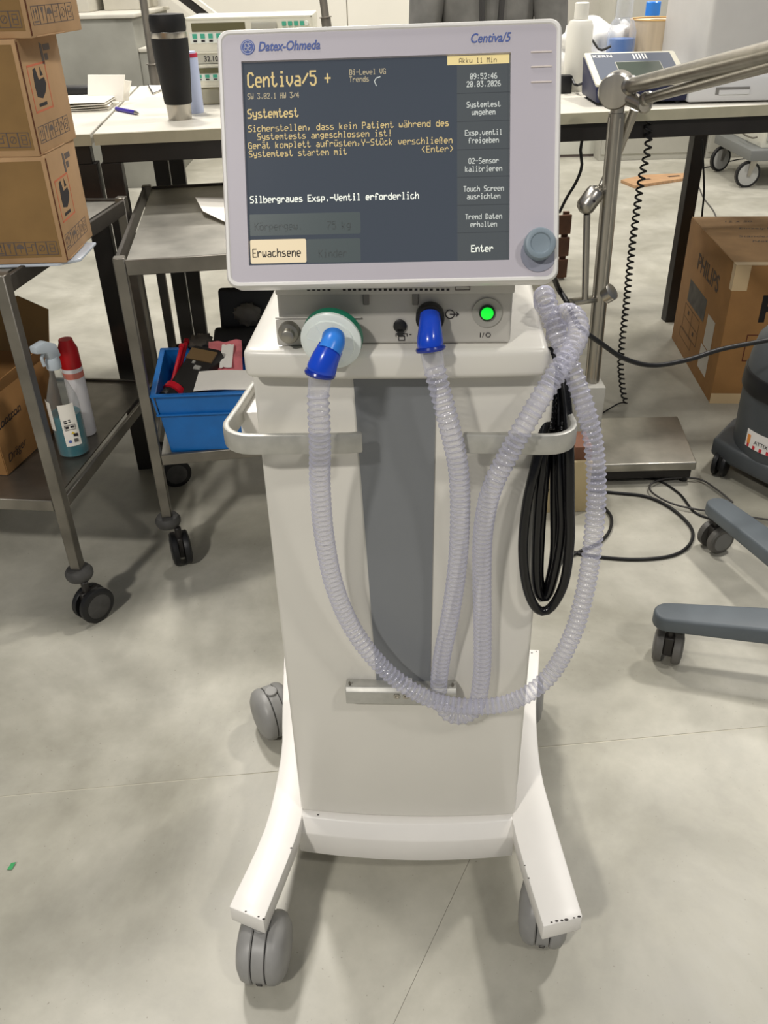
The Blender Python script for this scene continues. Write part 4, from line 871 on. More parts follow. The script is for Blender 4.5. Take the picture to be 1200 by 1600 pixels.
def cuff(t, pts, mats_r):
    pass
# hose A: filter -> big loop -> up at right
A_pts = [V(497, 613, .101), V(498, 645, .104), V(500, 700, .098), V(500, 760, .085), V(507, 840, .07), V(524, 920, .058), V(556, 990, .050), V(606, 1050, .052), V(668, 1091, .058), V(735, 1104, .062), V(800, 1096, .060), V(855, 1060, .055), V(893, 995, .046), V(915, 920, .036), V(927, 840, .026), V(932, 760, .018), V(927, 690, .008), V(915, 640, .0), V(899, 592, -.014), V(880, 545, -.03), V(864, 502, -.05), V(854, 470, -.07), V(850, 462, -.085), V(850, 478, -.11), V(852, 500, -.13)]
tA, pA_ = hose('breathing_hose', 'clear corrugated hose from the round filter, hanging in a big loop', A_pts)
B_pts = [V(679, 576, .061), V(687, 608, .062), V(702, 665, .062), V(716, 730, .056), V(719, 800, .050), V(715, 880, .042), V(704, 960, .034), V(690, 1030, .028), V(686, 1080, .026), V(698, 1112, .028), V(722, 1119, .030), V(744, 1102, .030), V(753, 1050, .028), V(754, 980, .028), V(753, 900, .036), V(755, 830, .050), V(768, 765, .066), V(797, 705, .072), V(831, 645, .068), V(862, 595, .046), V(888, 556, .022), V(903, 524, -.004), V(901, 500, -.028), V(887, 490, -.050), V(872, 500, -.075), V(868, 530, -.10)]
tB, pB_ = hose('breathing_hose', 'clear corrugated hose from the black gas port, crossing behind the big loop', B_pts)
def cone_tube(name, m, parent, pts, rad, n=26, kind=None):
    p = smoothpath(pts, .002); N = len(p)
    def R(i):
        f = i / (N - 1) * (len(rad) - 1); k = min(int(f), len(rad) - 2); return rad[k] + (rad[k + 1] - rad[k]) * (f - k)
    mb = MB(); mb.tube(p, R, n, cap=False); return mb.build(name, m, parent)
cone_tube('elbow', BLUEC2, tA, [V(521, 527, .078), V(520, 536, .088), V(514, 550, .096)], [.0128, .0132, .0132])
cone_tube('cuff', BLUEC, tA, [V(517, 543, .090), V(508, 562, .096), V(500, 583, .099)], [.0142, .0146, .0152, .0160, .0168, .0150])
cone_tube('connector', CLEARC, tA, [V(501, 578, .098), V(497, 618, .101)], [.0132, .0126, .0118])
cone_tube('cuff', BLUEC, tB, [V(672, 493, .030), V(672, 510, .042), V(672, 532, .052), V(673, 545, .055)], [.0118, .0124, .013, .0138, .0146, .0152, .014])
cone_tube('connector', CLEARC, tB, [V(673, 540, .054), V(679, 580, .061)], [.0132, .0126, .0118])
for t_, c_, d_ in ((tA, V(500, 583, .099), V(497, 600, .101)), (tB, V(673, 545, .055), V(675, 560, .058))):
    mb = MB(); mb.lathe([(.0140, -.003), (.0166, -.0025), (.0176, 0), (.0166, .0025), (.0140, .003), (.0140, -.003)], 30, c_, d_ - c_, cap=False); mb.build('cuff_rim', mat('dark_blue_cuff', (10, 40, 140), .25, coat=.4), t_)
# black hose coil over the right handle
coil = thing('hose_coil', 'black rubber hoses coiled and hung inside the right cart handle', 'hose', V(855, 760, .02))
def bh(pts, r=.0066, ribbed=False, closed=False):
    pa = smoothpath(pts, .0016 if ribbed else .008); mb = MB(); mb.tube(pa, (lambda i: r * (1.0 if i % 4 < 2 else .86)) if ribbed else r, 14); return mb
o1 = .024
bh([V(880, 590, -.03), V(886, 640, -.01), V(889, 700, .012), V(890, 790, .022), V(890, 850, .024), V(881, 912, .026), V(860, 950, .028), V(840, 952, .030), V(824, 920, .032), V(817, 860, .030), V(823, 790, .026), V(836, 730, .018), V(852, 660, -.005), V(858, 590, -.03)]).build('loop', GLOSSB, coil)
bh([V(872, 590, -.045), V(874, 680, -.012), V(876, 760, .006), V(878, 820, .01), V(872, 870, .012), V(858, 925, .014), V(846, 934, .016), V(838, 910, .018), V(838, 850, .016), V(842, 780, .014), V(850, 700, .004), V(855, 620, -.03)]).build('loop', GLOSSB, coil)
bh([V(866, 600, -.06), V(866, 690, -.02), V(866, 780, -.004), V(866, 860, .0), V(858, 908, .002), V(850, 925, .006), V(843, 900, .005), V(846, 820, .002), V(852, 740, -.004), V(860, 650, -.03)], .006).build('loop', GLOSSB, coil)
bh([V(884, 592, -.06), V(883, 680, -.02), V(883, 770, -.008), V(882, 850, -.006), V(872, 880, -.004)], .006).build('loop', GLOSSB, coil)
bh([V(862, 545, -.07), V(862, 590, -.045), V(860, 640, -.02), V(857, 672, -.006)], .0085, True).build('ribbed_section', GLOSSB, coil)
bh([V(880, 555, -.09), V(881, 600, -.06), V(881, 650, -.025), V(878, 675, -.01)], .0085, True).build('ribbed_section', GLOSSB, coil)
# ================================================================= STEEL SUPPORT ARM
py_ = 2.45; topP = aty(964, 176, py_); botP = aty(924, 612, py_)
arm = thing('support_arm', 'jointed stainless steel support arm on a post right of the display', 'arm', Vec((botP.x, py_, 0)))
bx_ = Vec((botP.x, py_, 0))
mb = MB(); mb.tube([Vec((botP.x, py_, .2)), Vec((topP.x, py_, topP.z))], .022, 28)
for a in range(4): th = a * PI / 2 + .3; o = Vec((math.cos(th) * .0200, math.sin(th) * .0200, 0)); mb.tube([Vec((botP.x, py_, .2)) + o, Vec((topP.x, py_, topP.z - .01)) + o], .0045, 8)
mb.build('post', STEEL, arm)
mb = MB(); gz = aty(930, 606, py_ - .05).z; mb.box((botP.x - .012, py_, gz / 2), (.085, .10, gz)); mb.build('post_base', mat('base_grey', (170, 168, 160), .5, var=.03), arm, bevel=.004)
e1 = aty(964, 140, py_ - .02); adir = (atd(1200, 76, 1.52) - e1)
ez = Vec((.35, .9, .0)).normalized()
mb = MB(); mb.lathe([(.030, -.046), (.039, -.045), (.0425, -.040), (.0425, .040), (.039, .045), (.030, .046)], 34, e1, ez); mb.build('elbow_drum', STEEL, arm)
mb = MB(); mb.cyl(Vec((topP.x, py_, topP.z - .004)), Vec((topP.x, py_, topP.z + .03)), .018); mb.build('joint_pin', STEEL, arm)
st1 = atd(984, 134, 2.16); en1 = atd(1330, 50, 1.18)
mb = MB(); dj = (en1 - st1).normalized(); mb.lathe([(.020, -.04), (.0228, -.02), (.0228, .012), (.018, .018)], 26, st1, dj); mb.build('socket', STEEL, arm)
mb = MB(); mb.tube([st1, st1 + (en1 - st1) * .33, en1], .0178, 26); mb.build('upper_tube', STEEL, arm)
st2 = atd(1012, 154, 2.11); en2 = atd(1330, 66, 1.18)
mb = MB(); dj = (en2 - st2).normalized(); mb.lathe([(.012, -.03), (.0165, -.02), (.0165, .008), (.0125, .012)], 24, st2, dj); mb.build('socket', STEEL, arm)
mb = MB(); mb.tube([st2, en2], .0118, 22); mb.build('lower_tube', STEEL, arm)
mb = MB(); g0 = aty(975, 150, py_ - .05); g1 = aty(1008, 165, py_ - .1); mb.tube([g0, g1], .017, 20); mb.lathe([(.012, -.02), (.017, -.016), (.017, .016), (.012, .02)], 24, g1, ez); mb.build('lower_joint', STEEL, arm)
r0_ = aty(992, 170, py_ + .0); r1_ = aty(940, 292, py_ + .01)
mb = MB(); mb.tube([r0_, aty(961, 248, py_ + .045), r1_], lambda i: (.013, .0125, .010)[i], 20); mb.build('link_rod', STEEL, arm)
c0_ = aty(934, 296, py_ + .0); c1_ = aty(912, 326, py_ - .02); dj = (c1_ - c0_)
mb = MB(); ln_ = dj.length; mb.lathe([(.012, -.004), (.024, .006), (.026, .015), (.026, ln_ - .006), (.020, ln_ + .004), (.010, ln_ + .010)], 28, c0_, dj); cp_ = mb.build('coupling', STEEL, arm)
mb = MB(); s_ = (c0_ + c1_) / 2 - Vec((-.003, .0255, 0)); mb.lathe([(.004, 0), (.004, .002)], 12, s_, (0, -1, 0)); mb.build('screw_hole', INK, cp_)
a = aty(917, 335, py_ - .02); b = aty(914, 468, py_ - .03); mb = MB(); mb.tube([a, b], .0095, 20); mb.build('thin_rod', STEEL, arm)
mb = MB(); mb.bar(aty(893, 472, py_ - .04), aty(935, 466, py_ - .0), .03, .014); mb.build('clamp', STEEL, arm, bevel=.002)
b = aty(935, 468, py_); k_ = aty(962, 452, py_ - .03); mb = MB(); mb.tube([b, b.lerp(k_, .5)], .012, 18); mb.lathe([(.018, 0), (.025, .003), (.025, .028), (.019, .031)], 24, b.lerp(k_, .35), k_ - b); mb.build('clamp_knob', STEEL, arm)
# ================================================================= FLOOR SCALE
sf = [atz(872, 728, .075), atz(1089, 722, .075), atz(1060, 652, .075), atz(872, 655, .075)]
sf[0].x = .62; sf[3].x = sf[0].x; sf[1].y = sf[0].y; sf[2].y = sf[3].y; 
t = thing('floor_scale', 'low platform scale with steel plate on the floor under the support arm', 'scale', (sf[0] + sf[2]) / 2 - Vec((0, 0, .075)))
mb = MB(); mb.prism(sf, .047, .075); mb.build('platform', STEELS, t, bevel=.004, seg=3)
mb = MB(); cen = (sf[0] + sf[2]) / 2; ins = [p + (cen - p) * .06 for p in sf]; mb.prism(ins, .018, .047); mb.build('base', BLACKS, t)
for p in ins: mb = MB(); q = p + (cen - p) * .1; mb.cyl(Vec((q.x, q.y, 0)), Vec((q.x, q.y, .02)), .014); mb.build('foot', RUBBER, t)
# coiled cable
def helix(pts, r, turns, n=14):
    pa = smoothpath(pts, .004); N = len(pa); out = []; tot = turns * n
    for k in range(tot + 1):
        f = k / tot * (N - 1); i = min(int(f), N - 2); p = pa[i].lerp(pa[i + 1], f - i); a = 2 * PI * k / n; rr_ = r * min(1, k / n, (tot - k) / n + .05)
        out.append(p + Vec((math.cos(a) * rr_, math.sin(a) * rr_, 0)))
    return out
cy = 2.95
cpts = [aty(1010, 180, 2.655), aty(1013, 205, 2.65), aty(1012, 235, 2.655), aty(1004, 270, 2.66), aty(996, 320, 2.68), aty(986, 400, 2.71), aty(978, 480, 2.76), aty(970, 560, 2.80), aty(972, 600, 2.83), aty(977, 630, 2.84)]
mb = MB(); hx = helix(cpts, .0092, 46, 12); tail = smoothpath([cpts[-1], atz(955, 632, .02) , atz(935, 645, .0035), atz(900, 650, .0035)], .02); mb.tube(hx, .0032, 6); mb.build('coiled_cable', RUBBER, label='black coiled cable hanging from the workbench edge to the floor scale', cat='cable')
mb = MB(); mb.tube(smoothpath([atz(980, 630, .012), atz(968, 630, .02), atz(950, 640, .004), atz(930, 652, .004)], .01), .0026, 8); mb.build('cable_tail', RUBBER, label='thin black cable end lying at the foot of the coiled cable', cat='cable')
# ================================================================= CABLES ON THE FLOOR
def cable(pix, r, label, z=None, m=RUBBER, name='cable', cat='cable'):
    z = r if z is None else z
    pts = [atz(x, y, z) if len(q) == 0 else Vec(q[0]) for x, y, *q in pix]
    mb = MB(); mb.tube(smoothpath(pts, .015), r, 10); return mb.build(name, m, label=label, cat=cat)
cable([(905, 752), (960, 745), (1020, 748), (1060, 770), (1085, 800), (1115, 812)], .0035, 'thin black floor cable running just in front of the scale to the chair caster')
cable([(900, 764), (960, 770), (1010, 776), (1050, 795), (1080, 825), (1078, 850), (1050, 868), (990, 874), (920, 868), (880, 858)], .0048, 'thick black floor cable in a wide loop right of the clear hose')
cable([(1200, 812), (1130, 802), (1060, 790), (1022, 772), (1016, 758), (1040, 748), (1090, 748), (1120, 765), (1145, 785)], .003, 'grey floor cable looping once between scale and office chair', z=.012, m=mat('grey_cable', (70, 68, 66), .5))
cable([(942, 790), (955, 808), (952, 830), (935, 848), (905, 862), (880, 875)], .0045, 'short black cable bend showing beside the clear hose above the floor', z=.006)
vq = Vec((1.05, 2.2, .47))
pts = [Vec((.16, 1.16, 1.17)), Vec((.22, 1.35, 1.12)), aty(868, 440, 1.9), aty(885, 470, 1.9), aty(905, 510, 1.95), aty(940, 537, 1.98), aty(975, 560, 2.0), aty(1020, 571, 2.02), aty(1075, 562, 2.05), aty(1130, 545, 2.08), aty(1215, 529, 2.1)]
mb = MB(); mb.tube(smoothpath(pts, .02), .0062, 12); mb.build('power_cable', RUBBER, label='thick black cable hanging in a sag from the display to the vacuum cleaner', cat='cable')
pts = [aty(911, 212, 2.72), aty(907, 235, 2.72), aty(909, 260, 2.72), aty(900, 285, 2.74), aty(886, 308, 2.76), aty(874, 332, 2.78)]
mb = MB(); mb.tube(smoothpath(pts, .02), .0045, 10); mb.build('cable', RUBBER, label='black cable dropping from the workbench edge beside the display', cat='cable')
pts = [aty(1097, 218, 3.60), aty(1099, 260, 3.60), aty(1100, 300, 3.60), aty(1097, 335, 3.58), aty(1096, 352, 3.58)]
mb = MB(); mb.tube(smoothpath(pts, .02), .004, 8); mb.build('cable', RUBBER, label='black cable hanging beside the right workbench leg behind the carton', cat='cable')
cable([(1092, 292), (1100, 310), (1115, 330), (1122, 350)], .004, 'grey cable on the floor behind the large carton', m=mat('grey_cable', (70, 68, 66), .5))
cable([(1083, 268), (1100, 262), (1120, 258), (1140, 252), (1165, 248), (1200, 250)], .004, 'dark cable on the floor beneath the white wheeled cart')
# ================================================================= CARTON AT RIGHT
b0 = atz(1108, 630, 0); b1 = atz(1049, 528, 0); zt = aty(1147, 416, b0.y).z
bd = (b1 - b0); bd.z = 0; dl = bd.length; bd.normalize(); br = Vec((bd.y, -bd.x, 0))
t = thing('cardboard_box', 'large brown display carton with tape on its corner, right of the workbench leg', 'box', b0 + bd * dl / 2 + br * .25)
P = lambda x, y, z: Vec((b0.x, b0.y, 0)) + br * x + bd * y + Vec((0, 0, z))
mb = MB(); mb.hexa([P(0, 0, 0), P(.5, 0, 0), P(.5, dl, 0), P(0, dl, 0), P(0, 0, zt), P(.5, 0, zt), P(.5, dl, zt), P(0, dl, zt)]); mb.build('carton', CARDG, t, bevel=.004)
mb = MB()
for y0, y1_ in ((.002, dl / 2 - .001), (dl / 2 + .001, dl - .002)): mb.hexa([P(.002, y0, zt), P(.498, y0, zt), P(.498, y1_, zt), P(.002, y1_, zt), P(.002, y0, zt + .003), P(.498, y0, zt + .003), P(.498, y1_, zt + .003), P(.002, y1_, zt + .003)])
mb.build('flap', CARD, t)
FL_ = Fr(P(-.0005, dl, 0), -bd, (0, 0, 1)); FF_ = Fr(P(0, -.0005, 0), br, (0, 0, 1)); FTp = Fr(P(0, 0, zt + .0032), br, bd)
for q in ((FF_, -.001, zt - .085, .05, zt + .003), (FL_, dl - .03, zt - .085, dl + .001, zt + .003), (FF_, .0, .0, .5, .04), (FTp, 0, 0, .5, .035)): mb = MB(); mb.fr(*q, 0, .0006); mb.build('tape', TAPE, t)
INKBR = mat('dark_brown_ink', (70, 52, 38), .7)
ftext(FL_, 'PHILIPS', dl * .30, zt * .72, .085, INKBR, t, bold=.02, sx=1.15)
ftext(FF_, 'PHILIPS', .105, zt * .62, .13, mat('ink_black2', (22, 18, 18), .6), t, bold=.03)
mb = MB(); mb.fr(FL_, dl * .22, zt * .43, dl * .62, zt * .60, 0, .0004); mb.build('printed_panel', mat('ink_charcoal', (66, 62, 56), .6, var=.25, scale=25), t)
mb = MB(); mb.fframe(FL_, dl * .2, zt * .2, dl * .55, zt * .4, .002); mb.fline(FL_, (dl * .2, zt * .3), (dl * .55, zt * .3), .002); mb.fline(FL_, (dl * .38, zt * .2), (dl * .38, zt * .4), .002); mb.fframe(FL_, dl * .17, zt * .12, dl * .45, zt * .19, .0015); mb.fr(FL_, dl * .28, zt * .34, dl * .31, zt * .37); mb.fr(FL_, dl * .44, zt * .24, dl * .47, zt * .27)
mb.build('printed_marks', INKBR, t)
mb = MB(); mb.fr(FL_, dl * .69, zt * .30, dl * .84, zt * .53, 0, .0006); mb.build('label', mat('label_grey', (190, 184, 172), .7), t)
mb = MB(); mb.fr(FL_, dl * .66, zt * .11, dl * .84, zt * .29, 0, .0006); mb.build('label', mat('label_grey', (190, 184, 172), .7), t)
mb = MB(); mb.fframe(FF_, .085, zt * .33, .32, zt * .52, .003); mb.build('printed_marks', mat('ink_maroon', (80, 20, 16), .7), t)
for k, (s, y) in enumerate((('12 x 50', dl * .86), ('Einzelplatz-Monitor', dl * .70), ('Ständer ohne', dl * .53), ('Netzteil mit Kabel', dl * .43))):
    ftext(FTp, s, .10 + .03 * (k % 2), y, .036, INKG, t, shear=.3, rot=-.02)
# ================================================================= VACUUM CLEANER
VG = mat('vacuum_grey', (70, 74, 77), .45, var=.03); VB = mat('vacuum_black', (22, 22, 24), .4); VL = mat('vacuum_light', (112, 114, 116), .45)
vc = Vec((1.275, 2.33, 0))
t = thing('vacuum_cleaner', 'grey canister vacuum cleaner at the right edge in front of the large carton', 'vacuum cleaner', vc)
mb = MB(); ob = []
for x, y in ((-.235, .06), (-.20, -.02), (-.10, -.19), (.1, -.22), (.22, -.1), (.22, .1), (.1, .2), (-.12, .2)): ob.append(vc + Vec((x, y, 0)))
mb.prism(ob, .055, .115); mb.build('chassis', VG, t, bevel=.012, seg=3)
mb = MB(); mb.lathe([(.180, .11), (.183, .13), (.187, .30)], 48, vc); tk = mb.build('tank', VG, t, bevel=0)
mb = MB(); mb.lathe([(.191, .30), (.193, .305), (.191, .355), (.187, .36)], 48, vc); mb.build('seal_band', VB, t)
mb = MB(); mb.lathe([(.186, .358), (.184, .39), (.172, .45), (.135, .50), (.06, .53)], 48, vc); mb.build('motor_head', VG, t)
mb = MB(); hpn = vc + Vec((-.110, -.06, .46)); mb.lathe([(.042, 0), (.042, .045), (.047, .047), (.047, .06), (.038, .063)], 26, hpn, (0, -.1, 1)); mb.build('hose_port', VB, t)
mb = MB(); mb.tube(smoothpath([hpn + Vec((0, 0, .04)), hpn + Vec((.01, -.0, .10)), hpn + Vec((.07, 0, .17)), hpn + Vec((.17, .03, .17)), hpn + Vec((.25, .1, .05))], .012), lambda i: .031 if i % 2 else .034, 24); mb.build('suction_hose', VG, t)
mb = MB(); mb.hexa([vc + Vec(q) for q in ((-.03, -.19, .37), (.12, -.19, .37), (.12, -.1, .37), (-.05, -.1, .37), (-.03, -.17, .41), (.12, -.17, .41), (.12, -.08, .43), (-.05, -.08, .43))]); mb.build('latch', VL, t, bevel=.004)
cw = (-.205, .03), (-.03, -.20), (.18, -.12), (.17, .13)
for x, y in cw: caster(t, vc + Vec((x, y, 0)), .038, .044, .9, VB, None, VB, .06)
an = -2.62; lp = lambda a, z, r=.1715: vc + Vec((math.cos(a) * r, math.sin(a) * r, z))
def cyl_label(c, r0, r1, z0, z1, a0, a1, n=10):
    vs = []; fs = []
    for k in range(n + 1):
        a_ = a0 + (a1 - a0) * k / n
        for dr, z, r in ((0, z0, r0), (0, z1, r1), (.0008, z1, r1), (.0008, z0, r0)): vs.append(c + Vec((math.cos(a_) * (r + dr), math.sin(a_) * (r + dr), z)))
    for k in range(n):
        for q in range(4): fs.append((k * 4 + q, k * 4 + (q + 1) % 4, k * 4 + 4 + (q + 1) % 4, k * 4 + 4 + q))
    return vs, fs
mb = MB(); mb.add(*cyl_label(vc, .1843, .1853, .145, .20, an - .28, an + .22)); wlb = mb.build('warning_label', mat('label_white', (224, 220, 216), .5), t)
mb = MB()
for k in range(4): mb.add(*cyl_label(vc, .1850, .1852, .188, .1995, an - .26 + k * .13, an - .21 + k * .13, 2)); mb.add(*cyl_label(vc, .1846, .1847, .1455, .157, an - .24 + k * .13, an - .19 + k * .13, 2))
mb.build('red_stripe', mat('label_red', (190, 40, 50), .5), wlb)
mb = MB(); mb.add(*cyl_label(vc, .1849, .1853, .157, .185, an - .25, an - .18, 3)); mb.build('orange_mark', mat('label_orange', (224, 140, 60), .5), wlb)
FVL = Fr(lp(an + .03, .164, .1864), Vec((-math.sin(an + .03), math.cos(an + .03), 0)), (0, 0, 1)); ftext(FVL, 'ATTIX', -.022, 0, .017, INK, wlb, bold=.01)
# ================================================================= OFFICE CHAIR
CG = mat('chair_grey', (88, 95, 100), .5, var=.04, scale=12)
l1p, l1q = atz(1045, 958, .13), atz(1200, 978, .13); ld = (l1q - l1p); ld.z = 0; ld.normalize(); cc = Vec((.655, 1.515, 0)) + ld * .44; t = thing('office_chair', 'grey star-base office chair mostly outside the right edge', 'chair', cc)
tips = [Vec((.655, 1.515, 0)), Vec((.915, 1.955, 0))]
R_ = .44; a0 = math.atan2(tips[0].y - cc.y, tips[0].x - cc.x)
for k in range(5):
    a = a0 - k * 2 * PI / 5
    if k == 0: tip = tips[0]
    elif k == 1: tip = tips[1]
    else: tip = cc + Vec((math.cos(a), math.sin(a), 0)) * R_
    d = (tip - cc).normalized(); n = Vec((-d.y, d.x, 0)); r = (tip - cc).length
    ol = []; 
    for q in range(9): th = -PI / 2 + PI * q / 8; ol.append((r + .012 + .034 * math.cos(th), .034 * math.sin(th)))
    ring = [(0.03, -.05)] + ol + [(.03, .05)]
    mb = MB(); vs = []
    for x, y in ring: s_ = 1 - x / r; vs.append(cc + d * x + n * y + Vec((0, 0, .103 + .02 * s_)))
    for x, y in ring: s_ = 1 - x / r; vs.append(cc + d * x + n * y + Vec((0, 0, .142 + .03 * s_)))
    K = len(ring); mb.add(vs, [tuple(range(K - 1, -1, -1)), tuple(range(K, 2 * K))] + [(i, (i + 1) % K, K + (i + 1) % K, K + i) for i in range(K)])
    mb.build('leg', CG, t, bevel=.008, seg=3)
    caster(t, tip + Vec((0, .0, 0)), .040, .064, (1.2, .35, 1, 2, .5)[k], mat('caster_tyre_grey', (92, 90, 86), .5, var=.05), mat('caster_hub_grey', (120, 120, 118), .45), BLACKS, .105, gap=.36)
mb = MB(); mb.lathe([(.04, .09), (.04, .16), (.025, .17), (.025, .30), (.016, .31), (.016, .42)], 24, cc); mb.build('column', BLACKS, t)
mb = MB(); mb.lathe([(.12, .42), (.17, .43), (.18, .46), (.17, .49), (.10, .50)], 32, cc + Vec((.06, 0, 0))); mb.build('seat', RUBBER, t)
# ================================================================= BACKGROUND UNDER / BEHIND THE BENCH
# wooden board on the floor
WOODL = mat('board_wood', (176, 140, 104), .7, var=.1, scale=12, aniso=(1, 8, 1)); WOODD = mat('slot_dark', (60, 44, 34), .8)
p = [atz(970, 281, .02), atz(992, 290, .02), atz(1072, 278, .02), atz(1076, 270, .02), atz(1005, 273, .02)]
mb = MB(); mb.prism([Vec((q.x, q.y, 0)) for q in p], .001, .02); wb = mb.build('wooden_board', WOODL, label='flat wooden board with two slots on the floor behind the coiled cable', cat='board')
for q in ((1000, 1016, 281), (1044, 1062, 276)): mb = MB(); a = atz(q[0], q[2], .0205); b = atz(q[1], q[2] - 1.5, .0205); mb.bar(a, b, .03, .001); mb.build('slot', WOODD, wb)
# dark wooden crate behind the cart
w0 = atz(410, 480, 0); w1 = atz(884, 436, 0); wt = aty(881, 332, w1.y).z
DW = mat('dark_brown_wood', (88, 58, 40), .6, var=.2, scale=10)
t = thing('wooden_crate', 'dark brown wooden crate on the floor hidden behind the ventilator', 'crate', (w0 + w1) / 2)
wd_ = (w1 - w0); wd_.z = 0; wl3 = wd_.length; wd_.normalize(); wn = Vec((-wd_.y, wd_.x, 0))
for k in range(3):
    for s in (0, .3):
        mb = MB(); z = wt * (.17 + .33 * k); a = w0 + wn * s + Vec((0, 0, z)); mb.bar(a, a + wd_ * wl3, .015, wt * .28); mb.build('slat', DW, t, bevel=.002, seg=1)
for s in (0.01, .3 - .01):
    for e in (.02, wl3 - .02): mb = MB(); a = w0 + wd_ * e + wn * s; mb.bar(a + Vec((0, 0, 0)) + wn * .012, a + wn * .012 + Vec((0, 0, wt)), .03, .02, up=Vec((0, 1, 0))); mb.build('corner_post', DW, t)
# small carton low behind the hose coil
q0_, q1_ = atz(896, 800, 0), atz(912, 799, 0)
t = thing('cardboard_box', 'small pale carton with handwriting on the floor behind the black hose coil', 'box', q0_)
zz = aty(905, 722, q0_.y).z
mb = MB(); mb.box((q0_.x - .06, q0_.y + .06, zz / 2), (.20, .12, zz)); mb.build('carton', mat('pale_carton', (196, 178, 138), .8, var=.03), t, bevel=.002)
FQ_ = Fr(Vec((q0_.x - .16, q0_.y - .0005, 0)), (1, 0, 0), (0, 0, 1)); ftext(FQ_, 'Centriteile', .05, zz * .42, .024, INK, t, shear=.2, sx=.9)
mb = MB(); mb.box((q0_.x + .012, q0_.y + .06, zz + .022), (.05, .1, .042)); mb.build('small_package', mat('brown_pack', (120, 80, 60), .7, var=.1), label='small brown packet on the pale carton behind the hose coil', cat='packet', bevel=.002)
# ================================================================= ON THE BENCH
# travel mug
mc = atz(282, 186, TZ); hm = aty(260, 21, mc.y).z - TZ; t = thing('travel_mug', 'tall black insulated travel mug with steel bands on the workbench', 'mug', Vec((mc.x, mc.y, TZ)))
mc = Vec((mc.x, mc.y, TZ)); SOFT = mat('soft_black', (12, 12, 13), .6)
mb = MB(); mb.lathe([(.0325, 0), (.0330, .001), (.0350, hm * .155)], 40, mc); mb.build('steel_base', STEEL, t)
mb = MB(); mb.lathe([(.0360, hm * .155), (.0385, hm * .165), (.0485, hm * .6), (.050, hm * .775), (.048, hm * .78)], 40, mc); mb.build('grip_sleeve', SOFT, t)
mb = MB(); mb.lathe([(.0478, hm * .78), (.0485, hm * .785), (.0485, hm * .835), (.047, hm * .84)], 40, mc); mb.build('steel_band', STEEL, t)
mb = MB(); mb.lathe([(.0475, hm * .84), (.049, hm * .87), (.049, hm * .95), (.046, hm * .995), (.03, hm)], 40, mc); mb.build('lid', SOFT, t)
# blue white spray can behind mug
p = atz(306, 176, TZ); t = thing('spray_can', 'slim pale-blue can with red band behind the travel mug', 'can', p); hh = aty(298, 80, p.y).z - TZ
mb = MB(); mb.lathe([(.024, 0), (.025, .003), (.025, hh * .9), (.02, hh)], 24, p); mb.build('can_body', mat('pale_blue', (190, 200, 228), .4), t)
mb = MB(); mb.lathe([(.0253, hh * .91), (.0253, hh * .97)], 24, p); mb.build('band', mat('crimson', (190, 40, 70), .4), t)
# paper stack
pp0 = atz(118, 178, TZ); 
def stack(cx, cy, w, d, n, ang, z0, name, label, grp):
    for k in range(n):
        a = ang + random.uniform(-.12, .12); ex = Vec((math.cos(a), math.sin(a), 0)); ey = Vec((-ex.y, ex.x, 0)); c = Vec((cx + random.uniform(-.01, .01), cy, z0 + k * .006))
        mb = MB(); mb.add(*sheet(lambda u, v: c + ex * (u - .5) * w + ey * (v - .5) * d + Vec((0, 0, .006 * math.sin(u * 5 + k) * (k > 0) * .3 + .0015)), 8, 4, .0014)); mb.build(name, PAPER, label=label % ('bottom', 'second lowest', 'middle', 'second highest', 'topmost')[k], cat='paper', group=grp)
pm = atz(150, 172, TZ)
stack(pm.x - .08, pm.y + .05, .24, .20, 5, .15, TZ, 'napkin', 'white paper napkin, %s of the loose pile left of the travel mug', 'loose napkins on the bench')
a = atz(136, 160, TZ + .02); yq = pm.y + .10; p0, p1, p2, p3 = aty(137, 160, yq), aty(192, 158, yq), aty(195, 117, yq + .02), aty(137, 117, yq + .02)
mb = MB(); mb.hexa([p0, p1, p1 + Vec((0, .004, 0)), p0 + Vec((0, .004, 0)), p3, p2, p2 + Vec((0, .004, 0)), p3 + Vec((0, .004, 0))]); mb.build('folded_card', PAPER, label='white folded card standing upright on the napkin pile', cat='card')
p0, p1, p2, p3 = aty(186, 160, yq + .03), aty(201, 157, yq + .03), aty(205, 127, yq + .05), aty(188, 124, yq + .05)
mb = MB(); mb.hexa([p0, p1, p1 + Vec((0, .004, 0)), p0 + Vec((0, .004, 0)), p3, p2, p2 + Vec((0, .004, 0)), p3 + Vec((0, .004, 0))]); mb.build('folded_card', PAPER, label='second white card just behind the upright one, showing at its right', cat='card')
a, b = atz(182, 170, TZ + .006), atz(217, 177, TZ + .006); t = thing('pen', 'blue-violet ballpoint pen on the workbench beside the napkin pile', 'pen', (a + b) / 2 - Vec((0, 0, .006)))
mb = MB(); mb.tube([a, a.lerp(b, .85)], .006, 12); mb.build('barrel', mat('violet_plastic', (62, 48, 150), .35), t)
mb = MB(); mb.lathe([(.006, 0), (.005, .008), (.0015, .02)], 12, a.lerp(b, .85), b - a); mb.build('tip', STEEL, t)
p = atz(126, 146, TZ); mb = MB(); mb.box((p.x, p.y, TZ + .012), (.12, .08, .024)); mb.build('phone', RUBBER, label='flat black device at the back of the napkin pile', cat='device', bevel=.004)
p = [atz(232, 134, TZ + .002), atz(239, 147, TZ + .002), atz(262, 138, TZ + .002)]
mb = MB(); mb.fpoly(lambda u, v, n=0: Vec((u, v, TZ + .001 + n)), [(p[0].x, p[0].y), (p[1].x, p[1].y), (p[2].x, p[2].y), (p[2].x - .02, p[2].y + .07)], 0, .003); sl_ = mb.build('paper_slip', PAPER, label='small white paper slip on the bench left of the travel mug', cat='paper')
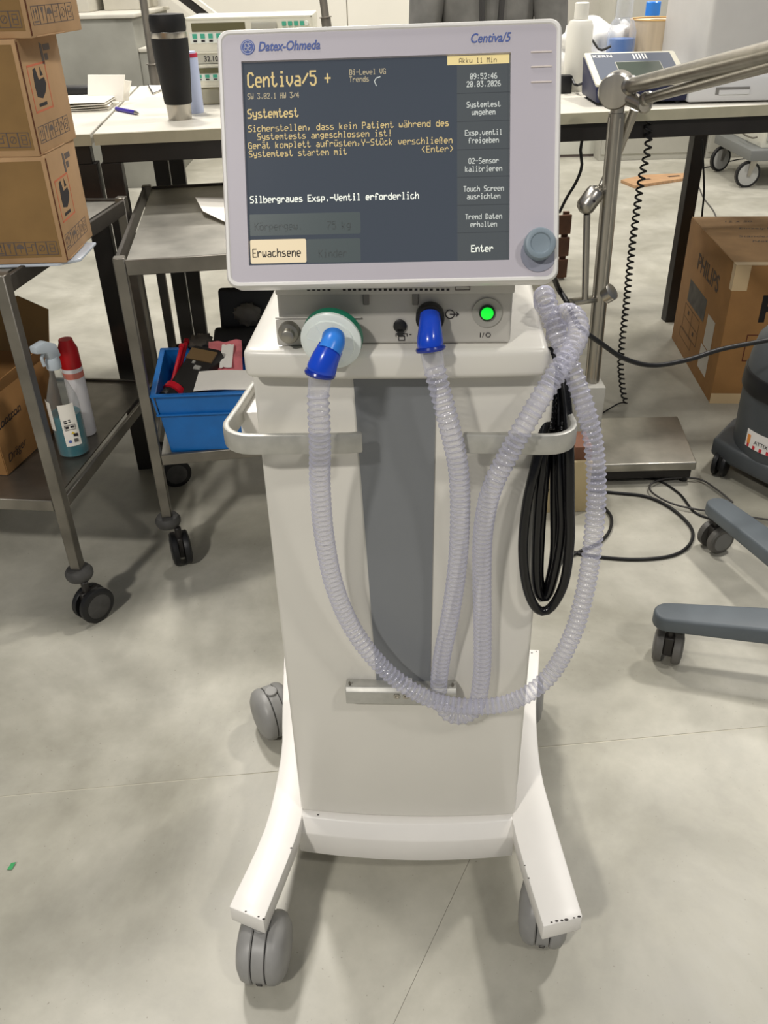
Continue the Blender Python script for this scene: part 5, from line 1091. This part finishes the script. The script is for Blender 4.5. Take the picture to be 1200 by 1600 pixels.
mb = MB(); mb.tube([p[0] + Vec((0, 0, .003)), p[1] + Vec((0, 0, .003)), p[1].lerp(p[2], .5) + Vec((0, 0, .003))], .002, 6); mb.build('black_edge', INK, sl_)
# bench instruments
ib = atz(318, 165, TZ); yI = ib.y + .0; GB = mat('button_teal', (70, 168, 140), .5); DISP = mat('olive_display', (98, 94, 66), .4); KEYB = mat('strip_white', (222, 226, 216), .5)
def instrument(label, z0, z1, x0, x1, ya, rows, extra):
    t = thing('bench_instrument', label, 'instrument', ((x0 + x1) / 2, ya + .12, z0), 'stacked bench instruments')
    mb = MB(); mb.box(((x0 + x1) / 2, ya + .13, (z0 + z1) / 2), (x1 - x0, .26, z1 - z0)); mb.build('housing', CREAM, t, bevel=.004)
    F = Fr(Vec((x0, ya - .0005, z0)), (1, 0, 0), (0, 0, 1)); h = z1 - z0; w = x1 - x0
    mb = MB(); mb.fframe(F, .004, .004, w - .004, h - .004, .004); mb.build('front_frame', CREAM, t)
    mb = MB(); mb.fr(F, .02, h * .62, w * .47, h * .85, 0, .001); mb.build('display', DISP, t)
    mb = MB(); mb.fr(F, .012, h * .30, w * .47, h * .58, 0, .001); mb.build('key_strip', KEYB, t)
    for k in range(7):
        mb = MB(); mb.fr(F, .02 + k * .024, h * .43, .033 + k * .024, h * .56, .001, .003); mb.build('key', GB, t)
        mb = MB(); mb.fr(F, .021 + k * .024, h * .335, .032 + k * .024, h * .385, .001, .002); mb.build('key_mark', INK, t)
    mb = MB(); mb.fr(F, w * .52, h * .58, w * .72, h * .84, 0, .006); mb.build('handle_recess', mat('recess_grey', (170, 168, 156), .4), t, bevel=.003)
    for r_ in range(2):
        for k in range(4): mb = MB(); mb.fr(F, w * .76 + k * .018, h * (.72 - r_ * .2), w * .76 + k * .018 + .012, h * (.84 - r_ * .2), 0, .003); mb.build('key', GB, t)
    mb = MB(); c_ = F(w * .95, h * .78, 0); mb.lathe([(.007, 0), (.006, .006)], 14, c_, (0, -1, 0)); mb.build('knob', KEYB, t)
    return t, F
ti, xI0, xI1 = aty(288, 30, yI), aty(287, 30, yI).x, aty(488, 22, yI).x
z2 = aty(288, 28, yI).z; z1_ = aty(300, 85, yI).z
instrument('upper cream bench instrument with green keys behind the display', z1_, z2, xI0, xI1 , yI, 1, 0)
tm, F = instrument('lower cream bench instrument with green keys beneath its twin', TZ + .05, z1_ - .028, xI0, xI1, yI, 1, 0)
mb = MB(); mb.box(((xI0 + xI1) / 2, yI + .13, z1_ - .0135), (xI1 - xI0 - .02, .25, .026)); lbm = mb.build('filler_panel', mat('label_strip_grey', (186, 184, 170), .5), label='slim grey unit between the two cream bench instruments', cat='unit')
F2 = Fr(Vec((xI0 + .01, yI + .0045, z1_ - .0265)), (1, 0, 0), (0, 0, 1)); ftext(F2, '32.1084.30', .035, .006, .02, INK, lbm, bold=.02)
mb = MB(); mb.box(((xI0 + xI1) / 2, yI + .13, TZ + .0245), (xI1 - xI0 - .02, .24, .049)); mb.build('plinth_unit', mat('beige_unit', (164, 160, 142), .5, var=.04), label='beige unit lying under the lower cream bench instrument', cat='unit', bevel=.01, seg=3)
# white bottle
def bottle(label, p, prof, m, capprof, mcap, extra=None, name='bottle', cat='bottle'):
    t = thing(name, label, cat, p); mb = MB(); mb.lathe(prof, 30, p); mb.build('bottle_body', m, t)
    if capprof: mb = MB(); mb.lathe(capprof, 26, p); mb.build('cap', mcap, t)
    return t
p = atz(898, 141, TZ); hB = aty(899, 30, p.y).z - TZ; wP = mat('white_hdpe', (226, 224, 214), .4)
bottle('opaque white plastic bottle right beside the display', p, [(.038, 0), (.041, .004), (.041, hB * .9), (.034, hB * .98), (.02, hB)], wP, [(.022, hB), (.022, hB + .043), (.019, hB + .046)], wP)
# blue liquid bottle
p = Vec((aty(967, 95, 3.22).x, 3.22, TZ)); hT = aty(967, 30, 3.22).z - TZ; hL = aty(967, 60, 3.22).z - TZ
t = thing('wash_bottle', 'translucent bottle half full of blue liquid behind the scale display', 'bottle', p)
mb = MB(); mb.lathe([(.043, .001), (.045, .006), (.045, hL)], 30, p); mb.build('liquid', mat('blue_liquid', (34, 112, 196), .25), t)
mb = MB(); mb.lathe([(.0452, 0), (.0458, .006), (.0458, hT * .82), (.036, hT * .97), (.027, hT * 1.02), (.026, hT + .08)], 30, p, cap=False); mb.build('bottle_body', seethrough('milky_clear', (214, 218, 222), .16, .6), t)
# paper roll
p = Vec((aty(1024, 80, 3.30).x, 3.30, TZ)); hR = aty(1022, 33, 3.22).z - TZ
t = thing('label_roll', 'thick roll of beige labels standing on end behind the scale display', 'roll', p)
mb = MB(); mb.lathe([(.03, .001), (.094, .001), (.094, hR), (.03, hR), (.03, .001)], 40, p, cap=False); mb.build('wound_paper', mat('roll_beige', (206, 188, 160), .7, var=.05, scale=40, aniso=(1, 1, .05)), t, ang=30)
mb = MB(); mb.lathe([(.093, hR), (.096, hR + .001), (.095, hR + .004), (.088, hR + .003)], 40, p, cap=False); mb.build('top_edge', mat('edge_orange', (226, 182, 110), .6), t)
p = Vec((aty(1017, 40, 3.46).x, 3.46, TZ)); hh = aty(1017, 24, 3.46).z - TZ
bottle('clear bottle with blue screw cap behind the label roll', p, [(.03, 0), (.032, .004), (.032, hh * .8), (.024, hh * .97), (.023, hh)], seethrough('clear_pet', (210, 214, 216), .3, .7), [(.025, hh), (.025, hh + .04), (.023, hh + .042)], BLUEC2)
# white plastic bags + cables
p = Vec((aty(935, 70, 3.28).x, 3.36, TZ + .085)); mb = MB(); mb.add(*blob(p, .15, .10, .085, .45, 2.3, 2, 40, 26)); mb.build('plastic_bag', mat('white_film', (228, 227, 224), .35, var=.02), label='crumpled white plastic bag between the white bottle and blue bottle', cat='bag', ang=80)
p2 = Vec((aty(990, 60, 3.46).x - .035, 3.42, TZ + .085)); mb = MB(); mb.add(*blob(p2, .06, .05, .08, .4, 2.6, 6, 32, 22)); mb.build('plastic_bag', mat('white_film', (228, 227, 224), .35, var=.02), label='smaller white plastic bag standing behind the blue bottle', cat='bag', ang=80)
mb = MB(); mb.tube(smoothpath([aty(912, 48, 3.22), aty(925, 62, 3.2), aty(938, 78, 3.18), aty(955, 72, 3.17)], .01), .004, 8); mb.build('cable', RUBBER, label='black cable lying over the white plastic bag', cat='cable')
mb = MB(); mb.tube(smoothpath([atz(912, 98, TZ + .01), aty(930, 88, 3.08), aty(950, 90, 3.05), atz(975, 96, TZ + .02)], .01), .006, 8); mb.build('cable', mat('white_cable', (214, 212, 208), .5), label='white cable between plastic bag and scale display', cat='cable')
# power adapter
p = atz(881, 146, TZ); mb = MB(); mb.box((p.x, p.y + .01, TZ + .026), (.045, .04, .052)); ad = thing('power_adapter', 'small black power adapter beside the white bottle', 'adapter', (p.x, p.y, TZ)); mb.build('plug_body', RUBBER, ad, bevel=.003)
mb = MB(); mb.tube(smoothpath([Vec((p.x + .02, p.y, TZ + .045)), aty(900, 133, p.y - .05), aty(915, 128, p.y - .0)], .01), .004, 8); mb.build('lead', RUBBER, ad)
# scale display (terminal)
k0_, k1_ = atz(930, 166, TZ), atz(1074, 161, TZ); yk = k0_.y
t = thing('scale_terminal', 'dark blue weighing display terminal on the workbench behind the support arm', 'display', ((k0_.x + k1_.x) / 2, yk + .1, TZ))
x0_, x1_ = k0_.x, k1_.x - .01; NAVY = mat('navy_plastic', (30, 34, 66), .45); dk = .20; hk0, hk1 = .05, .115
mb = MB(); mb.hexa([Vec((x0_, yk, TZ + .008)), Vec((x1_, yk, TZ + .008)), Vec((x1_, yk + dk, TZ + .008)), Vec((x0_, yk + dk, TZ + .008)), Vec((x0_ - .006, yk - .004, TZ + hk0)), Vec((x1_ + .004, yk - .004, TZ + hk0)), Vec((x1_ + .004, yk + dk, TZ + hk1)), Vec((x0_ - .006, yk + dk, TZ + hk1))]); mb.build('housing', NAVY, t, bevel=.006)
FK = Fr(Vec((x0_ - .004, yk - .003, TZ + hk0 + .0008)), (1, 0, 0), Vec((0, dk, hk1 - hk0))); wk = x1_ - x0_ + .008; lk = math.hypot(dk, hk1 - hk0)
mb = MB(); mb.fpoly(FK, rr(.0, .0, wk, lk, .006), 0, .006); mb.build('face', CREAM, t)
mb = MB(); mb.fr(FK, .018, .03, wk - .016, lk - .01, .006, .0068); pnl = mb.build('panel', mat('slate_panel', (98, 104, 116), .4), t)
mb = MB(); mb.fr(FK, wk * .3, .04, wk * .78, lk * .66, .0068, .0078); mb.build('lcd', mat('lcd_olive', (74, 82, 72), .3), pnl)
mb = MB(); mb.fframe(FK, wk * .3, .04, wk * .78, lk * .66, .003); mb.v = [v + FK.N * .0072 for v in mb.v]; mb.build('lcd_frame', CREAM, pnl)
FK2 = Fr(FK(0, 0, .0068), FK.U, FK.V); ftext(FK2, 'KERN', .02, lk - .036, .022, PAPER, pnl, bold=.03, spacing=1.1)
for k in range(5): mb = MB(); mb.fr(FK2, wk * .52 + k * .009, lk * .76, wk * .52 + k * .009 + .004, lk * .92); mb.build('stripe', PAPER, pnl)
for x in (x0_ + .02, x1_ - .02):
    for y in (yk + .02, yk + dk - .02): mb = MB(); mb.cyl((x, y, TZ), (x, y, TZ + .012), .009); mb.build('foot', RUBBER, t)
# printer
PW = mat('printer_white', (206, 204, 200), .45, var=.01); PW2 = mat('printer_light', (216, 216, 216), .4)
g0_ = atz(1076, 163, TZ); yp = g0_.y; xp = g0_.x - .005; hp1 = aty(1090, 123, yp).z - TZ
t = thing('printer', 'large white laser printer at the right end of the workbench', 'printer', (xp + .28, yp + .25, TZ))
mb = MB(); mb.box((xp + .28, yp + .24, TZ + .004 + hp1 / 2), (.56, .48, hp1)); mb.build('paper_drawer', PW2, t, bevel=.008)
mb = MB(); xu = aty(1104, 100, yp + .03).x; mb.box((xu + .26, yp + .27, TZ + hp1 + .19), (.52, .44, .37)); mb.build('print_body', PW, t, bevel=.012, seg=3)
FP = Fr(Vec((xp, yp - .0006, TZ + .004)), (1, 0, 0), (0, 0, 1)); uu = FP.inv(aty(1117, 148, yp)); vv = FP.inv(aty(1171, 140, yp))
mb = MB(); mb.fr(FP, uu[0], uu[1] + .0, vv[0], vv[1] + .008, -.0, .001); mb.build('drawer_grip', mat('grip_shadow_grey', (128, 126, 122), .6), t)
mb = MB(); mb.fr(FP, uu[0] + .01, uu[1] + .0, vv[0], uu[1] + .012, .001, .003); mb.build('grip_lip', PW2, t)
# grey locker behind printer and white drawer units under the view line
LG = mat('locker_grey', (184, 182, 172), .5, var=.01)
l0 = aty(958, 60, 7.3).x
for k in range(2):
    t = thing('locker', ('tall pale grey locker behind the blue-capped bottle' if k == 0 else 'tall pale grey locker behind the printer'), 'locker', (l0 + .42 + k * .86, 7.6, 0), None)
    mb = MB(); mb.box((l0 + .42 + k * .86, 7.6, 1.2), (.84, .5, 2.4)); mb.build('body', LG, t, bevel=.003)
    mb = MB(); mb.box((l0 + .42 + k * .86, 7.343, 1.2), (.82, .014, 2.3)); dr = mb.build('door', LG, t, bevel=.003)
    mb = MB(); mb.cyl((l0 + .76 + k * .86, 7.335, 1.25), (l0 + .76 + k * .86, 7.32, 1.25), .016); mb.build('lock', STEELD, dr)
# low white cabinet under bench (left of board)
pL = atz(878, 246, 0); pR = atz(942, 243, 0)
t = thing('floor_cabinet', 'low white cabinet by the back wall seen under the workbench', 'cabinet', ((pL.x + pR.x) / 2 - .2, pL.y + .2, 0))
mb = MB(); mb.box(((pL.x - .5 + pR.x) / 2, pL.y + .15, .33), (pR.x - pL.x + .5, .3, .62)); mb.build('body', mat('cabinet_white', (214, 214, 204), .5), t, bevel=.004)
mb = MB(); mb.box(((pL.x - .5 + pR.x) / 2, pL.y + .15, .01), (pR.x - pL.x + .46, .28, .02)); mb.build('plinth', INKG, t)
# white wheeled cart behind the carton
r0_ = atz(1176, 246, .30); Yc = 6.25
wcx = aty(1176, 240, Yc).x; zf = aty(1176, 243, Yc).z
t = thing('wheeled_cabinet', 'white cabinet on braked casters beyond the right workbench leg', 'cabinet', (wcx + .56, Yc + .4, 0))
mb = MB(); mb.box((wcx + .56, Yc + .34, zf), (1.16, .72, .07)); mb.build('chassis', mat('chassis_grey', (110, 112, 110), .5), t, bevel=.004)
mb = MB(); mb.box((wcx + .60, Yc + .37, zf + .035 + .4), (1.04, .62, .80)); bd_ = mb.build('body', mat('cabinet_cream', (214, 212, 198), .5), t, bevel=.005)
mb = MB(); mb.box((wcx + .60, Yc + .053, zf + .45), (1.0, .014, .74)); mb.build('drawer_front', mat('front_grey', (170, 170, 164), .5), t, bevel=.003)
mb = MB(); mb.tube(smoothpath([Vec((wcx + .05, Yc + .1, zf + .10)), Vec((wcx + .03, Yc + .14, zf + .09)), Vec((wcx + .03, Yc + .3, zf + .09)), Vec((wcx + .05, Yc + .34, zf + .10))], .01), .006, 8); mb.build('pull_handle', STEELD, t)
WG2 = mat('wheel_grey_light', (168, 168, 164), .5)
for (x, y, a) in ((wcx + .05, Yc + .05, .1), (wcx + .05, Yc + .62, .4), (wcx + 1.05, Yc + .05, .2), (wcx + 1.05, Yc + .62, .2)):
    r = .088; ex = Vec((math.cos(a), math.sin(a), 0)); ey = Vec((-ex.y, ex.x, 0)); c = Vec((x, y, r)) - ex * .04
    mb = MB()
    for sg in (-1, 1):
        mb.hexa([c + ey * sg * .018 + ex * -.012 + Vec((0, 0, -.01)), c + ey * sg * .018 + ex * .012 + Vec((0, 0, -.01)), c + ey * sg * .021 + ex * .012 + Vec((0, 0, -.01)), c + ey * sg * .021 - ex * .012 + Vec((0, 0, -.01)), c + ey * sg * .018 + ex * .0 + Vec((0, 0, .12)), c + ey * sg * .018 + ex * .06 + Vec((0, 0, .12)), c + ey * sg * .021 + ex * .06 + Vec((0, 0, .12)), c + ey * sg * .021 + Vec((0, 0, .12))])
    mb.box(c + ex * .03 + Vec((0, 0, .122)), (.07, .07, .008)); mb.cyl(c + ex * .03 + Vec((0, 0, .122)), Vec((c.x + ex.x * .03, c.y + ex.y * .03, zf - .02)), .02); mb.cyl(c - ey * .022, c + ey * .022, .008, n=12)
    fk = mb.build('caster', STEEL, t)
    mb = MB(); mb.lathe([(r * .8, -.013), (r, -.012), (r, .012), (r * .8, .013)], 36, c, ey); mb.build('tyre', RUBBER, fk)
    mb = MB(); mb.lathe([(r * .3, -.015), (r * .82, -.0135), (r * .82, .0135), (r * .3, .015)], 30, c, ey); mb.build('wheel', WG2, fk)
# railing posts
RS = mat('railing_steel', (148, 142, 132), .4, metal=.7, var=.05)
yr = 4.15
rp = atz(243, 135, TZ); 
for (xt, yt, xb, yb_, lab, yr) in ((224, 0, 243, 132, 'slanting steel railing post at the concrete stair, left of the travel mug', 5.4), (505, 0, 513, 60, 'dark steel railing post rising behind the display top', 5.4)):
    a = aty(xt, yt, yr); b = aty(xb, yb_, yr); xm = (a.x + b.x) / 2; d = (b - a).normalized(); bot = b + d * (b.z / -d.z)
    t = thing('railing_post', lab, 'post', (bot.x, bot.y, 0))
    mb = MB(); mb.tube([bot + Vec((0, 0, .0)), a - d * .5], .021, 20); mb.build('tube', RS, t)
    mb = MB(); mb.lathe([(.034, 0), (.034, .004), (.03, .006)], 20, b - d * (.10), -d); mb.tube([b - d * .1, b + d * .05], .027, 20); mb.build('sleeve', RS, t)
    mb = MB(); mb.lathe([(.06, 0), (.06, .008), (.03, .01)], 24, Vec((bot.x, bot.y, 0))); mb.build('floor_flange', RS, t)
# green scrap on the floor
mb = MB(); p = atz(17, 1354, .001); mb.add(*sheet(lambda u, v: p + Vec((.009 * (u - .5) + .003 * v, .014 * (v - .5), .0012 + .002 * u * v)), 3, 3, .0006)); mb.build('paper_scrap', mat('scrap_green', (60, 150, 90), .6), label='tiny green scrap on the floor at lower left', cat='scrap')
# ================================================================= PERSON behind the bench
yPp = 4.0; pcx = (aty(645, 30, yPp).x + aty(885, 30, yPp).x) / 2
JK = mat('jacket_grey', (118, 117, 113), .75, var=.14, scale=9, bump=.5); SKIN = mat('skin', (206, 160, 134), .55, var=.02); TR = mat('trousers_dark', (44, 44, 48), .8)
per = thing('person', 'person in a grey jacket standing behind the workbench, cut by the top edge', 'person', (pcx, yPp + .1, 0))
def skinned(name, nodes, edges, m, parent, lvl=2, root=0):
    me = bpy.data.meshes.new(name); c = Vec(nodes[root][:3])
    me.from_pydata([tuple(Vec(n[:3]) - c) for n in nodes], edges, []); o = bpy.data.objects.new(name, me); COL.objects.link(o)
    o.modifiers.new('skin', 'SKIN'); sv = me.skin_vertices[0].data
    for i, n in enumerate(nodes): sv[i].radius = (n[3], n[4] if len(n) > 4 else n[3]); sv[i].use_root = (i == root)
    s_ = o.modifiers.new('sub', 'SUBSURF'); s_.levels = s_.render_levels = lvl; me.materials.append(m)
    dg = bpy.context.evaluated_depsgraph_get(); me2 = bpy.data.meshes.new_from_object(o.evaluated_get(dg)); o.modifiers.clear(); o.data = me2
    for p_ in me2.polygons: p_.use_smooth = True
    ORG[o.name] = c; o.parent = parent; o.location = c - ORG[parent.name]; return o
X = lambda dx, dy, z: (pcx + dx, yPp + dy, z)
body = [(*X(0, .10, .98), .19, .13), (*X(0, .10, 1.12), .21, .13), (*X(0, .09, 1.28), .215, .13), (*X(0, .09, 1.45), .21, .13), (*X(0, .09, 1.60), .15, .10), (*X(0, .08, 1.68), .065), (*X(0, .06, 1.74), .06),
        (*X(-.21, .09, 1.58), .085), (*X(-.248, .07, 1.28), .082), (*X(-.275, .03, 1.04), .06), (*X(-.28, -.02, .96), .045),
        (*X(.21, .09, 1.58), .085), (*X(.248, .07, 1.28), .082), (*X(.275, .03, 1.04), .06), (*X(.28, -.02, .96), .045)]
body_e = [(0, 1), (1, 2), (2, 3), (3, 4), (4, 5), (5, 6), (4, 7), (7, 8), (8, 9), (9, 10), (4, 11), (11, 12), (12, 13), (13, 14)]
bo_ = skinned('jacket_torso', body, body_e, JK, per)
legs = [(*X(0, .10, 1.00), .165, .12), (*X(-.10, .10, .88), .10), (*X(-.12, .08, .52), .072), (*X(-.12, .11, .14), .052), (*X(-.12, .08, .06), .05, .045), (*X(-.13, -.07, .045), .048, .038),
        (*X(.10, .10, .88), .10), (*X(.12, .08, .52), .072), (*X(.12, .11, .14), .052), (*X(.12, .08, .06), .05, .045), (*X(.13, -.07, .045), .048, .038)]
skinned('trousers', legs, [(0, 1), (1, 2), (2, 3), (3, 4), (4, 5), (0, 6), (6, 7), (7, 8), (8, 9), (9, 10)], TR, per)
# head with face
hc_ = Vec(X(0, .03, 1.86)); vs, fs = [], []; n, rg = 32, 24
for j in range(rg + 1):
    ph = PI * j / rg
    for i in range(n):
        th = 2 * PI * i / n; d = Vec((math.sin(ph) * math.cos(th), math.sin(ph) * math.sin(th), math.cos(ph))); w = 1 - .22 * max(0, -d.z) ** 1.5
        q = Vec((d.x * .082 * w, d.y * .104 * w, d.z * .132))
        fx = max(0, -d.y)
        q.y -= .022 * fx * math.exp(-((d.x / .16) ** 2) - ((d.z + .12) / .16) ** 2)          # nose
        q.y += .008 * fx * (math.exp(-(((abs(d.x) - .4) / .16) ** 2) - ((d.z - .08) / .12) ** 2))  # eye sockets
        q.y -= .006 * fx * math.exp(-((d.x / .35) ** 2) - ((d.z + .45) / .08) ** 2)          # lips
        q.x += .014 * (1 if d.x > 0 else -1) * math.exp(-((abs(d.x) - 1) / .2) ** 2 - (d.z / .25) ** 2 - (d.y / .25) ** 2)  # ears
        vs.append(hc_ + q)
for j in range(rg):
    for i in range(n): k = (i + 1) % n; fs.append((j * n + i, (j + 1) * n + i, (j + 1) * n + k, j * n + k))
mb = MB(); mb.add(vs, fs); hd_ = mb.build('head', SKIN, per, ang=80)
for sg in (-1, 1):
    mb = MB(); mb.add(*blob(hc_ + Vec((sg * .031, -.089, .012)), .013, .009, .008, 0, 1, 0)); mb.build('eye', mat('eye_white', (230, 228, 224), .3), hd_)
    mb = MB(); mb.add(*blob(hc_ + Vec((sg * .031, -.0975, .012)), .005, .002, .005, 0, 1, 0)); mb.build('pupil', INK, hd_)
vs2 = [hc_ + (v - hc_) * 1.09 + Vec((0, .012, .010)) for v in vs]; f2 = [f for f in fs if all((vs[i] - hc_).z > .045 or ((vs[i] - hc_).y > .02 and (vs[i] - hc_).z > -.06) for i in f)]
mb = MB(); mb.add(vs2, f2); mb.build('hair', mat('dark_hair', (52, 40, 32), .7, var=.15, scale=40), hd_, fixn=False)
for sg in (-1, 1):
    w0_ = Vec(X(sg * .28, -.03, .94)); dh = Vec((-sg * .06, -.16, -1)).normalized(); nodes = [(*w0_, .026, .02), (*(w0_ + dh * .04), .034, .018), (*(w0_ + dh * .08), .036, .016)]; edges = [(0, 1), (1, 2)]
    hnd = skinned('hand', nodes, edges, SKIN, per, 2)
    sd = Vec((0, -1, 0)); sd = (sd - dh * sd.dot(dh)).normalized()
    for k, ln2 in enumerate((.060, .072, .066, .050)):
        r0 = w0_ + dh * .07 + sd * (.027 - .018 * k); seg = ln2 / 3
        q = [r0, r0 + dh * seg, r0 + dh * seg * 1.95 + Vec((-sg * .008, 0, 0)), r0 + dh * seg * 2.8 + Vec((-sg * .022, 0, 0))]
        skinned('finger', [(*a, .009 - .0008 * i) for i, a in enumerate(q)], [(0, 1), (1, 2), (2, 3)], SKIN, hnd, 1)
    r0 = w0_ + dh * .03 + sd * .028; q = [r0, r0 + sd * .022 + dh * .018, r0 + sd * .03 + dh * .042, r0 + sd * .028 + dh * .062]
    skinned('thumb', [(*a, .0105 - .001 * i) for i, a in enumerate(q)], [(0, 1), (1, 2), (2, 3)], SKIN, hnd, 1)
# open jacket front edges
for sg in (-1, 1):
    mb = MB(); mb.tube(smoothpath([Vec(X(sg * .03, -.035, .98)), Vec(X(sg * .035, -.05, 1.15)), Vec(X(sg * .045, -.05, 1.35)), Vec(X(sg * .06, -.02, 1.6))], .02), .012, 8); mb.build('jacket_edge', mat('jacket_seam', (62, 61, 60), .8), per)
